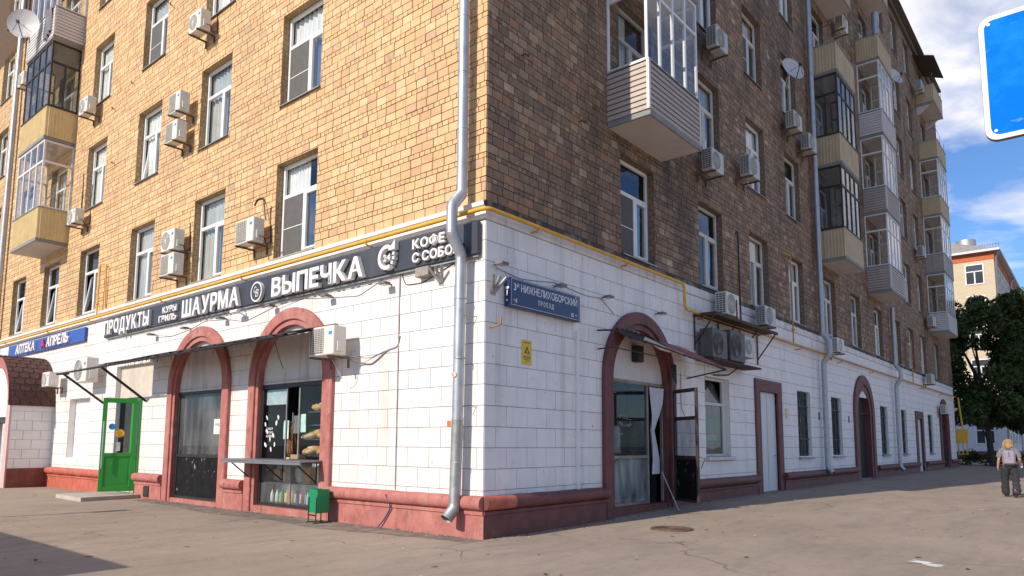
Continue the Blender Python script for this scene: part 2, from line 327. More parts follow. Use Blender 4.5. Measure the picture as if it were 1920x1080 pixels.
# ground-floor openings: sunny side
ARL = [(-9.55, 2.83), (-5.55, 2.83)]; RO, RM, RI = 1.56, 1.30, 1.19
GL = [(-18.2, -16.5, 1.0, 2.87), (-14.62, -12.2, 2.75, 3.70), (-14.5, -12.74, .08, 2.75)]
# ground-floor openings: shady side
ARR = [(5.06, 2.83, 1.55, 1.28, 1.16), (23.75, 2.85, 1.6, 1.2, .95), (43.2, 2.85, 1.6, 1.2, .95)]
GR = [(8.35, 9.86, 1.2, 3.24), (12.0, 13.45, .0, 3.08), (15.4, 16.75, 1.15, 3.3), (19.2, 20.5, 1.15, 3.3), (26.7, 28.1, 1.12, 3.3), (31.0, 32.2, 1.12, 3.3), (34.75, 36.0, .1, 2.96), (38.0, 39.4, 1.12, 3.3)]
def wall_sheet(u0, u1, v0, v1, holes, depth, mb, mi=0, mr=1):
    us = sorted(set([u0, u1] + [h[0] for h in holes] + [h[1] for h in holes])); vs = sorted(set([v0, v1] + [h[2] for h in holes] + [h[3] for h in holes]))
    us = [u for u in us if u0 <= u <= u1]; vs = [v for v in vs if v0 <= v <= v1]
    for i in range(len(us)-1):
        for j in range(len(vs)-1):
            cu, cv = (us[i]+us[i+1])/2, (vs[j]+vs[j+1])/2
            if any(h[0] < cu < h[1] and h[2] < cv < h[3] for h in holes): continue
            mb.add([(us[i], vs[j], 0), (us[i+1], vs[j], 0), (us[i+1], vs[j+1], 0), (us[i], vs[j+1], 0)], [(0, 1, 2, 3)], mi)
    for h in holes:
        a, b, c, e = h[:4]; c = max(c, v0); d_ = h[4] if len(h) > 4 else depth
        mb.add([(a, c, 0), (a, e, 0), (a, e, -d_), (a, c, -d_)], [(0, 1, 2, 3)], mr); mb.add([(b, c, 0), (b, c, -d_), (b, e, -d_), (b, e, 0)], [(0, 1, 2, 3)], mr)
        mb.add([(a, e, 0), (b, e, 0), (b, e, -d_), (a, e, -d_)], [(0, 1, 2, 3)], mr); mb.add([(a, c, 0), (a, c, -d_), (b, c, -d_), (b, c, 0)], [(0, 1, 2, 3)], mr)
def arch_fill(c, s, r, mb, mi=0, n=24):
    for i in range(n):
        a0 = math.pi*i/n; a1 = math.pi*(i+1)/n; x0, z0, x1, z1 = c-r*math.cos(a0), s+r*math.sin(a0), c-r*math.cos(a1), s+r*math.sin(a1)
        mb.add([(x0, z0, 0), (x1, z1, 0), (x1, s+r, 0), (x0, s+r, 0)], [(0, 1, 2, 3)], mi)
        mb.add([(x0, z0, 0), (x0, z0, -.35), (x1, z1, -.35), (x1, z1, 0)], [(0, 1, 2, 3)], mi)
def revmat(name, c1, c2, mo):
    m = bpy.data.materials.new(name); m.use_nodes = True; N = NT(m); p = m.node_tree.nodes['Principled BSDF']; p.inputs['Roughness'].default_value = .85
    g = N.n('ShaderNodeNewGeometry'); s_ = N.n('ShaderNodeSeparateXYZ'); N.l(g.outputs['Position'], s_.inputs[0]); a = N.n('ShaderNodeMath', operation='ADD'); N.l(s_.outputs[0], a.inputs[0]); N.l(s_.outputs[1], a.inputs[1]); c = N.n('ShaderNodeCombineXYZ'); N.l(a.outputs[0], c.inputs[0]); N.l(s_.outputs[2], c.inputs[1])
    b = N.n('ShaderNodeTexBrick'); b.inputs['Scale'].default_value = 1; b.inputs['Brick Width'].default_value = .14; b.inputs['Row Height'].default_value = .1417; b.inputs['Mortar Size'].default_value = .006
    b.inputs['Color1'].default_value = (*c1, 1); b.inputs['Color2'].default_value = (*c2, 1); b.inputs['Mortar'].default_value = (*mo, 1); N.l(c.outputs[0], b.inputs['Vector']); N.l(b.outputs['Color'], p.inputs['Base Color']); return m
M_revL = revmat('brick_reveal', (.45, .30, .15), (.36, .24, .13), (.12, .08, .05)); M_revR = revmat('sooty_shaded_brick_reveal', (.24, .16, .10), (.16, .115, .085), (.05, .04, .03))  # right reveals carry soot and painted shade in their colours

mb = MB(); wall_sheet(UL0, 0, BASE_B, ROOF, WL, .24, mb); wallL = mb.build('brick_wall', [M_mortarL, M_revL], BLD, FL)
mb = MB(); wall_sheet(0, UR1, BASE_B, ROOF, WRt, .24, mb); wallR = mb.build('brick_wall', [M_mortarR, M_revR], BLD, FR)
mb = MB()
wall_sheet(UL0, 0, -.6, BASE_B, GL + [(c-RI-.03, c+RI+.03, .0, s, .35) for c, s in ARL] + [(c-RI-.03, c+RI+.03, s, s+RI+.03, 0) for c, s in ARL], .25, mb, 0, 1)
for c, s in ARL: arch_fill(c, s, RI+.03, mb, 1)
blkL = mb.build('block_wall', [M_joint, M_white], BLD, FL)
mb = MB()
wall_sheet(0, UR1, -.6, BASE_B, GR + [(c-ri-.03, c+ri+.03, .0, s, .35) for c, s, ro, rm, ri in ARR] + [(c-ri-.03, c+ri+.03, s, s+ri+.03, 0) for c, s, ro, rm, ri in ARR], .2, mb, 0, 1)
for c, s, ro, rm, ri in ARR: arch_fill(c, s, ri+.03, mb, 1)
blkR = mb.build('block_wall', [M_joint, M_white], BLD, FR)
# back walls, roof and cornice close the volume
mb = MB(); x0, x1, y0, y1 = -40, 0, 0, UR1
mb.add([(UL0, 0, -.6), (UL0, 16, -.6), (UL0, 16, ROOF), (UL0, 0, ROOF)], [(0, 1, 2, 3)]); mb.add([(-14, UR1, -.6), (0, UR1, -.6), (0, UR1, ROOF), (-14, UR1, ROOF)], [(0, 1, 2, 3)])
mb.add([(-14, 16, -.6), (-14, UR1, -.6), (-14, UR1, ROOF), (-14, 16, ROOF)], [(0, 1, 2, 3)]); mb.add([(UL0, 16, -.6), (-14, 16, -.6), (-14, 16, ROOF), (UL0, 16, ROOF)], [(0, 1, 2, 3)])
mb.build('rear_wall', M_mortarR, BLD)
for z in (4.9, 8.2, 11.8, 15.45, 19.05, 22.7):      # floors inside keep the rooms apart and dark
    pass
mb = MB(); mb.box(UL0-.6, .45, -.45, 16.5, ROOF, ROOF+.10); mb.box(-14.6, .45, 16.5, UR1+.3, ROOF, ROOF+.10); mb.box(UL0-.4, .16, -.16, 16.4, ROOF-.3, ROOF); mb.box(-14.4, .16, 16.4, UR1+.12, ROOF-.3, ROOF); mb.build('roof_cornice', pm('cornice', (.13, .10, .085), .8, var=.2), BLD)
mb = MB()
for c in range(6):
    z = 8.15+STO*(c-1)+STO*.0
    mb.box(UL0+.1, -.6, .6, 15.9, z, z+.12); mb.box(-13.9, -.6, 15.9, UR1-.1, z, z+.12)
mb.build('floor_slab', M_room, BLD)

# bricks ------------------------------------------------------------
def rects(u0, u1, v0, v1, holes, courses, gap, half):
    out = []; v = v0; k = 0
    while v < v1-.02:
        h, w = courses[k % len(courses)]; va, vb = v, min(v+h, v1); v += h
        u = u0-((k*half*w) % w)-RNG.uniform(0, .03)*(w if len(courses) > 1 else 0); hs = [q for q in holes if q[2] < vb-.012 and q[3] > va+.012]
        while u < u1:
            ww = w*(1+RNG.uniform(-.06, .06)) if len(courses) > 1 else w
            a, b = max(u, u0), min(u+ww, u1); u += ww
            if b-a < .03: continue
            segs = [(a, b, va, vb)]
            for q in hs:
                ns = []
                for (sa, sb, sc, se) in segs:
                    if q[1] <= sa or q[0] >= sb: ns.append((sa, sb, sc, se)); continue
                    if q[0]-sa > .03: ns.append((sa, q[0], sc, se))
                    if sb-q[1] > .03: ns.append((q[1], sb, sc, se))
                    ma, mbb = max(sa, q[0]), min(sb, q[1])
                    if q[2]-sc > .03: ns.append((ma, mbb, sc, q[2]))
                    if se-q[3] > .03: ns.append((ma, mbb, q[3], se))
                segs = ns
            out += [(sa+gap/2, sb-gap/2, sc+gap/2, se-gap/2) for sa, sb, sc, se in segs]
        k += 1
    return np.array(out)
QF = np.array([(4, 5, 6, 7), (0, 1, 5, 4), (1, 2, 6, 5), (2, 3, 7, 6), (3, 0, 4, 7)])
def slab_mesh(name, R, depth, jit, cols, mat, ch=0):
    n = len(R); V = np.zeros((n, 8, 3)); a, b, c, e = R.T
    V[:, 0, 0] = V[:, 3, 0] = a; V[:, 1, 0] = V[:, 2, 0] = b; V[:, 0, 1] = V[:, 1, 1] = c; V[:, 2, 1] = V[:, 3, 1] = e; V[:, 4:] = V[:, :4]
    V[:, :4, 2] = -.004; dd = depth+RNG.uniform(-jit, jit, n); V[:, 4:, 2] = dd[:, None]+RNG.uniform(-jit*.25, jit*.25, (n, 4))
    sh = min(.004, jit) ; V[:, 4:, :2] += RNG.uniform(-sh, sh, (n, 4, 2))*.6
    me = bpy.data.meshes.new(name); F = (np.arange(n)[:, None, None]*8+QF[None]).reshape(-1)
    me.vertices.add(n*8); me.vertices.foreach_set('co', V.reshape(-1)); me.loops.add(n*20); me.loops.foreach_set('vertex_index', F.astype(np.int32)); me.polygons.add(n*5); me.polygons.foreach_set('loop_start', np.arange(0, n*20, 4, dtype=np.int32))
    me.polygons.foreach_set('use_smooth', np.zeros(n*5, dtype=bool)); me.update(calc_edges=True); me.materials.append(mat)
    at = me.attributes.new('bc', 'FLOAT_COLOR', 'POINT'); C4 = np.ones((n, 8, 4)); C4[:, :, :3] = cols[:, None, :]; at.data.foreach_set('color', C4.reshape(-1)); return me
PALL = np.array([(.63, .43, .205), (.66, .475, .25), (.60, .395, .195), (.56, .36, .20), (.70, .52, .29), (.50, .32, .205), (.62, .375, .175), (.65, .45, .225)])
PALR = np.array([(.27, .20, .14), (.22, .165, .12), (.32, .235, .165), (.20, .15, .112), (.36, .28, .21), (.31, .195, .125), (.25, .18, .135), (.18, .135, .105), (.44, .36, .29)])  # sooty bricks, with the right wall's shade put into their tones
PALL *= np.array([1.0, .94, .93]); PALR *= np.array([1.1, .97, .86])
def brick_cols(n, pal, pr, k=.68):
    mean = (pal*np.array(pr)[:, None]).sum(0); c_ = pal[RNG.choice(len(pal), n, p=pr)]; return (mean+(c_-mean)*k)*RNG.uniform(.93, 1.07, (n, 1))
COURSES = [(.165, .285), (.165, .285), (.0945, .1425)]
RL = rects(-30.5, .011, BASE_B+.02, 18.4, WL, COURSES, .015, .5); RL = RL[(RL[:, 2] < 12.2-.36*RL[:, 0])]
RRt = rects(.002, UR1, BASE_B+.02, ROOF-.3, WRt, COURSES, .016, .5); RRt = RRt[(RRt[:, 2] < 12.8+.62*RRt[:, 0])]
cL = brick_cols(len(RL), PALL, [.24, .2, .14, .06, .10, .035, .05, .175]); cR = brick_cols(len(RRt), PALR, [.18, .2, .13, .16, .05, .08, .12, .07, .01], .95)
def dist(R, F):
    u, v = (R[:, 0]+R[:, 1])/2, (R[:, 2]+R[:, 3])/2
    x, y = (u, 0*u) if F is FL else (0*u, u)
    # bigger and nearer shows larger; sheets seen edge-on show smaller
    dx, dy, dz = x-CAMP.x, y-CAMP.y, v-CAMP.z; D = np.sqrt(dx*dx+dy*dy+dz*dz); area = (R[:, 1]-R[:, 0])*(R[:, 3]-R[:, 2])
    return area*np.abs(dy if F is FL else dx)/D**3
def split_individual(sets, name, depth, jit, nmax):
    allr = np.concatenate([dist(R, F) for R, F, *_ in sets]); thr = np.sort(allr)[-nmax]
    for R, F, cols, mat, parent in sets:
        s_ = dist(R, F); big = s_ >= thr
        me = slab_mesh(name+'_rest', R[~big], depth, jit, cols[~big], mat); o = put(name+'_field', me, parent); tag(o, kind='stuff')
        for i in np.where(big)[0]:
            put(name, slab_mesh(name, R[i:i+1], depth, jit, cols[i:i+1], mat), parent)
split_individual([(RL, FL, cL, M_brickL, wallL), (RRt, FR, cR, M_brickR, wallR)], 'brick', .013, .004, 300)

# white blocks -------------------------------------------------------
BH = .345; B0 = .40+BH*0   # rows start behind the plinth roll
V0 = 2.47-BH*6
holesL = GL + [(c-1.42, c+1.42, -1, s) for c, s in ARL]
holesR = GR + [(c-ro+.1, c+ro-.1, -1, s) for c, s, ro, rm, ri in ARR]
RBL = rects(UL0, .010, V0, 5.23, holesL, [(BH, .555)], .010, .5)
RBR = rects(.0, 8.34, V0, 5.23, holesR, [(BH, .555)], .010, .5)
rows = rects(8.34, UR1, V0, 5.23, holesR, [(BH, 60.0)], .011, 0)
RBR = np.concatenate([RBR, rows])
def arch_clip(R, arches, rc):
    keep = []; extra = []
    for q in R:
        hit = None
        for c, s, r_ in arches:
            if q[3] > s-.02 and q[2] < s+r_ and q[1] > c-r_ and q[0] < c+r_: hit = (c, s, r_)
        if not hit: keep.append(q); continue
        c, s, r_ = hit; n = max(1, int((q[1]-q[0])/.06)); e = np.linspace(q[0], q[1], n+1)
        if q[1]-q[0] > 3:   # long course: whole stretches outside the arch stay one piece
            e = np.array([q[0]] + list(np.linspace(c-r_, c+r_, 44)) + [q[1]]); n = len(e)-1
        for i in range(n):
            m_ = (e[i]+e[i+1])/2; lo = q[2]
            if abs(m_-c) < r_: lo = max(lo, s+math.sqrt(r_*r_-(m_-c)**2))
            if q[3]-lo > .005: extra.append((e[i], e[i+1], lo, q[3]))
    return np.array(keep), np.array(extra)
kL, eL = arch_clip(RBL, [(c, s, 1.42) for c, s in ARL], 0); kR, eR = arch_clip(RBR, [(c, s, ro-.1) for c, s, ro, rm, ri in ARR], 0)
def wcol(n, base, va): return np.array(base)*RNG.uniform(1-va, 1+va*.6, (n, 1))
wl, wr = (.75, .695, .66), (.82, .785, .77)  # one white paint: base lowered on the sunlit wall, lifted on the shaded
lng = (kR[:, 1]-kR[:, 0]) > .6
put('block_course', slab_mesh('block_course', kR[lng], .012, .001, wcol(lng.sum(), wr, .02), M_blockR), blkR)['kind'] = 'stuff'
split_individual([(kL, FL, wcol(len(kL), wl, .03), M_blockL, blkL), (kR[~lng], FR, wcol((~lng).sum(), wr, .04), M_blockR, blkR)], 'block', .012, .0012, 300)
for e_, par, w_, m_ in ((eL, blkL, wl, M_blockL), (eR, blkR, wr, M_blockR)):
    put('arch_cut_block', slab_mesh('arch_cut_block', e_, .012, .0, wcol(len(e_), w_, .0), m_), par)['kind'] = 'stuff'
M_blockedge = pm('white_ledge_paint', (.74, .71, .70), .7, var=.08, scale=2, dirt=((.2, .17, .15), .6, (.5, .75), 2.4, (1.4, 1.4, .25)), bump=.2, bscale=20)
# ledge band between blocks and brick
mb = MB(); mb.sweep([[(u, 5.24, .0), (u, 5.25, .045), (u, 5.44, .05), (u, 5.46, .10), (u, 5.53, .115), (u, 5.57, .02)] for u in (UL0, .045)]); mb.build('ledge', M_white, BLD, FL)
mb = MB(); mb.sweep([[(u, 5.24, .0), (u, 5.25, .02), (u, 5.46, .025)] for u in (-.02, UR1)]); mb.build('ledge', M_blockedge, BLD, FR)
st = []
for i in range(240):
    u = -.02+(UR1+.02)*i/239; j = random.uniform(-.02, .015); st.append([(u, 5.46+j, .02), (u, 5.47+j, .04), (u, 5.55, .035), (u, 5.585, -.01)])
MB().sweep(st).build('sooty_ledge', pm('sooty_ledge', (.085, .065, .055), .9, var=.4, scale=6, dirt=((.3, .27, .25), .7, (.52, .66), 3, (1, 1, 1)), bump=.8, bscale=25), BLD, FR)

# plinth -------------------------------------------------------------
PROF = [(-.5, .10), (.36, .10), (.375, .125), (.425, .125), (.435, .10), (.45, .12)] + [(.555+.105*math.sin(a), .125+.085*math.cos(a)) for a in np.linspace(-1.3, 1.57, 9)] + [(.665, .0)]
def plinth(F, a, b, mat, wob=.006, shift=0, roll=None):
    n = max(2, int((b-a)/.25)); st = []
    for i in range(n+1):
        u = a+(b-a)*i/n; j = random.uniform(-wob, wob); k = random.uniform(-wob, wob); st.append([(u, v+j*(v > .44), w+k*(v > .44)+shift) for v, w in PROF])
    m_ = MB(); m_.sweep([s_[:6] for s_ in st]) if roll else m_.sweep(st)
    if roll: MB().sweep([s_[5:] for s_ in st]).build('plinth_roll', roll, BLD, F)
    for e_, fl in ((st[0], 0), (st[-1], 1)):
        pl = [(p[0], p[1], p[2]) for p in e_] + [(e_[0][0], PROF[-1][0], -.02), (e_[0][0], -.5, -.02)]
        m_.add(pl, [tuple(range(len(pl)))])
    return m_.build('plinth', mat, BLD, F)
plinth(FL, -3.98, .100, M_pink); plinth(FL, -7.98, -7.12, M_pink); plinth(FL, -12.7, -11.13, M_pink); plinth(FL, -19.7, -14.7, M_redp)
plinth(FR, -.098, .62, M_pink_shaded, .004, .003, M_redp); plinth(FR, .62, 3.55, M_pink_shaded); plinth(FR, 6.6, 11.5, M_pink_shaded); plinth(FR, 13.75, 22.1, M_pink_shaded); plinth(FR, 25.4, 34.3, M_pink_shaded); plinth(FR, 36.4, 41.6, M_pink_shaded); plinth(FR, 44.8, UR1, M_pink_shaded)  # red on the corner roll paints the sunlight catching it

# arches --------------------------------------------------------------
def arch_trim(F, c, s, ro, rm, ri, mat, z0=-.1, p1=.10, p2=.055):
    st = []; prof = [(ro, -.01), (ro, p1-.015), (ro-.015, p1), (rm+.015, p1), (rm, p1-.015), (rm, p2), (ri, p2), (ri, -.26)]
    for z in (z0, s*.33, s*.66): st.append([(c-r_, z, w_) for r_, w_ in prof])
    for i in range(33):
        a = math.pi*i/32; st.append([(c-r_*math.cos(a), s+r_*math.sin(a), w_) for r_, w_ in prof])
    for z in (s*.66, s*.33, z0): st.append([(c+r_, z, w_) for r_, w_ in prof])
    return MB().sweep(st).build('arch_surround', mat, BLD, F)
def tymp(F, c, s, r_, z0, w_, mat, name='tympanum'):
    n = 24; pts = [(c-r_*math.cos(math.pi*i/n), s+r_*math.sin(math.pi*i/n)) for i in range(n+1)]; zc = z0
    return MB().prism([(c+r_, zc), *pts[::-1], (c-r_, zc)][0:], w_-.04, w_).build(name, mat, BLD, F)
M_tymp = pm('tympanum_panel', (.66, .61, .59), .6, var=.06, scale=2, dirt=((.20, .15, .13), .6, (.52, .75), 2.6, (1.2, 1.2, .18)))
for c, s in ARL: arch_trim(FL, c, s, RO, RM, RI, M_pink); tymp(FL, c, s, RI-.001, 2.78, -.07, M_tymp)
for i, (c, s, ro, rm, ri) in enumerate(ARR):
    arch_trim(FR, c, s, ro, rm, ri, M_pink_shaded)
    if i == 0: tymp(FR, c, s, ri-.001, 2.88, -.07, M_tymp)

# asphalt repairs: thin sheets lying on the ground
M_patch = [pm('dark_asphalt_patch', (.175, .14, .115), .9, var=.25, scale=9, dirt=((.29, .23, .185), .8, (.45, .62), 2.5, (1, 1, 1)), bump=.5, bscale=90), pm('grey_asphalt_patch', (.25, .205, .17), .9, var=.2, scale=7, dirt=((.32, .255, .2), .8, (.45, .6), 1.5, (1, 1, 1)), bump=.5, bscale=90)]
def patch(pts, mi, z=.004):
    out = []
    for i in range(len(pts)):
        a, b = Vector(pts[i]), Vector(pts[(i+1) % len(pts)]); n = max(1, int((b-a).length/.18))
        for k in range(n): p = a.lerp(b, k/n); out.append((p.x+random.gauss(0, .022), p.y+random.gauss(0, .022), z))
    tag(MB().add(out, [tuple(range(len(out)))]).build('asphalt_patch', M_patch[mi]), kind='structure')
patch([(-11.8, -.16), (-11.6, -.55), (-9.0, -.62), (-7.2, -.95), (-5.0, -.72), (-3.0, -.98), (-1.2, -.62), (.1, -.5), (.12, -.14), (-4, -.12)], 0)
0 and patch([(-3.6, -2.3), (-.8, -2.0), (-.3, -2.9), (-2.2, -3.4), (-3.9, -3.1)], 1, .0045); 0 and patch([(1.2, -1.6), (3.4, -1.2), (3.9, -2.1), (1.9, -2.6)], 1); 0 and patch([(2.9, .3), (4.3, .9), (4.6, .2), (3.3, -.5)], 1); 0 and patch([(-8.5, -1.9), (-6.1, -1.6), (-6.0, -2.2), (-8.3, -2.6)], 1)

# ------------------------------------------------------------------ windows
WCACHE = {}; M_curtb = pm('curtain_beige', (.56, .46, .34), .9, var=.1, scale=3, dstretch=(4, 4, .05), dirt=((.42, .34, .25), .6, (.45, .6), 4))
def bar(mb, a, b, c, e, w0=-.22, w1=-.155): mb.cbox(a, b, c, e, w0, w1, .008)
def win_meshes(Wd, Hd, style):
    key = (round(Wd, 2), round(Hd, 2), style)
    if key in WCACHE: return WCACHE[key]
    t = .075; f = MB(); panes = []
    fm = {'pvc': M_pvc, 'old': M_oldpvc, 'dark': M_darkfr}[style.split('_')[0]]
    bar(f, 0, t, 0, Hd); bar(f, Wd-t, Wd, 0, Hd); bar(f, t, Wd-t, 0, t, -.22, -.15); bar(f, t, Wd-t, Hd-t, Hd, -.22, -.15)
    tr = Hd*.655; mu = Wd*.57 if 'l' not in style.split('_')[-1] else Wd*.5
    bar(f, t, Wd-t, tr-.045, tr+.045, -.22, -.145); bar(f, mu-.045, mu+.045, t, tr-.045, -.22, -.14)
    s_ = .05   # opening sash in the right half
    for a, b, c, e in ((mu+.045, mu+.045+s_, t, tr-.045), (Wd-t-s_, Wd-t, t, tr-.045), (mu+.045+s_, Wd-t-s_, t, t+s_), (mu+.045+s_, Wd-t-s_, tr-.045-s_, tr-.045)): bar(f, a, b, c, e, -.20, -.13)
    def pane(a, b, c, e, w=-.185): return MB().add([(a, c, w), (b, c, w+random.uniform(-.004, .004)), (b, e, w+random.uniform(-.004, .004)), (a, e, w)], [(0, 1, 2, 3)]).mesh('pane', M_glass)
    panes = [pane(t, Wd-t, tr+.045, Hd-t), pane(t, mu-.045, t, tr-.045), pane(mu+.045+s_, Wd-t-s_, t+s_, tr-.045-s_)]; panes[2].materials[0] = M_glassblue
    scr = MB().box(t+.01, mu-.05, t+.01, tr-.05, -.163, -.158).mesh('insect_screen', M_screen)
    bar_ = MB(); bar_.box(t, mu-.045, tr*.47, tr*.47+.018, -.157, -.15)
    sill = MB(); sill.add([(-.02, -.005, -.22), (Wd+.02, -.005, -.22), (Wd+.02, -.045, .07), (-.02, -.045, .07), (-.02, -.07, .07), (Wd+.02, -.07, .07)], [(3, 2, 1, 0), (5, 2, 3, 4)]); sm_ = sill.mesh('sill', M_galvold)
    def curt(a, b, c, e, mat, amp=.03):
        n = 28; st = []
        for i in range(n+1):
            u = a+(b-a)*i/n; w = -.29+amp*math.sin(i*1.9)+random.uniform(-.008, .008); st.append([(u, c, w), (u, e, w)])
        return MB().sweep(st, sm=True).mesh('curtain', mat)
    cs = [curt(t*.2, Wd-t*.2, .03, Hd-.03, M_curtw), curt(t*.2, Wd-t*.2, .03, Hd-.03, M_curt), curt(0, mu, .03, Hd-.03, M_curtw), curt(mu*.9, Wd, .03, Hd-.03, M_curt), None, curt(t*.2, Wd-t*.2, .03, Hd-.03, M_curtb), curt(t*.2, Wd-t*.2, Hd*.42, Hd-.03, M_curtb, .002), curt(t*.2, Wd-t*.2, .03, Hd*.5, M_curtw)]
    WCACHE[key] = (f.mesh('window', fm), panes, scr, bar_.mesh('screen_bar', M_pvc), sm_, cs); return WCACHE[key]
def window(F, u0, u1, v0, v1, style='pvc', curtain=None, screen=False, tilt=False):
    me, panes, scr, sb, sill, cs = win_meshes(u1-u0, v1-v0, style)
    o = put('window', me, BLD, F @ T(u0, v0))
    for p in (panes if not tilt else (panes[0], panes[2])): put('pane', p, o)
    if tilt:    # left sash tipped inwards for air
        w_, h_ = (u1-u0)*.57-.13, (v1-v0)*.655-.13; s2 = MB()
        for a, b, c_, e in ((0, .055, 0, h_), (w_-.055, w_, 0, h_), (.055, w_-.055, 0, .055), (.055, w_-.055, h_-.055, h_)): s2.cbox(a, b, c_, e, -.03, .03, .006)
        sh = s2.build('tilted_sash', M_pvc, o, T(.08, .08, -.18) @ Matrix.Rotation(-.13, 4, 'X')); MB().add([(.05, .05, 0), (w_-.05, .05, 0), (w_-.05, h_-.05, 0), (.05, h_-.05, 0)], [(0, 1, 2, 3)]).build('sash_pane', M_glass, sh) if False else None
        MB().add([(.13, .13, -.187), (w_+.03, .13, -.187), (w_+.03, h_+.03, -.187-h_*.128), (.13, h_+.03, -.187-h_*.128)], [(0, 1, 2, 3)]).build('tilted_pane', M_glass, o)
    put('sill', sill, o)
    c = cs[curtain if curtain is not None else random.choice([0, 1, 1, 2, 3, 4, 5, 7] if F is FR else [0, 0, 1, 1, 2, 5, 6, 7])]
    if c: put('curtain', c, o)
    if screen: put('insect_screen', scr, o); put('screen_bar', sb, o)
    return o
SCR_L = {(0, 0), (2, 2), (0, 1)}
for ci, c in enumerate(colL):
    for k in range(6):
        if k > 4 or (k > 3 and c > -12): continue
        cu = {(0, 0): 2, (0, 1): 0, (1, 0): 1, (1, 1): 1, (2, 0): 1, (3, 0): 0, (2, 1): 0, (3, 1): 0}.get((ci, k))
        window(FL, c-.78, c+.78, SILL+STO*k, HEAD+STO*k, 'pvc', 4 if k == 0 and ci in (3, 4, 5) else cu, (ci, k) in SCR_L, tilt=(k == 0 and ci in (3, 4, 5)) or (k == 1 and ci == 2))
for ci, c in enumerate(colR):
    for k in range(6):
        window(FR, c, c+1.48, SILL+STO*k, HEAD+STO*k, 'old' if (ci+k) % 3 else 'pvc', {(0, 0): 4}.get((ci, k)), (ci, k) in {(0, 0), (2, 2)})

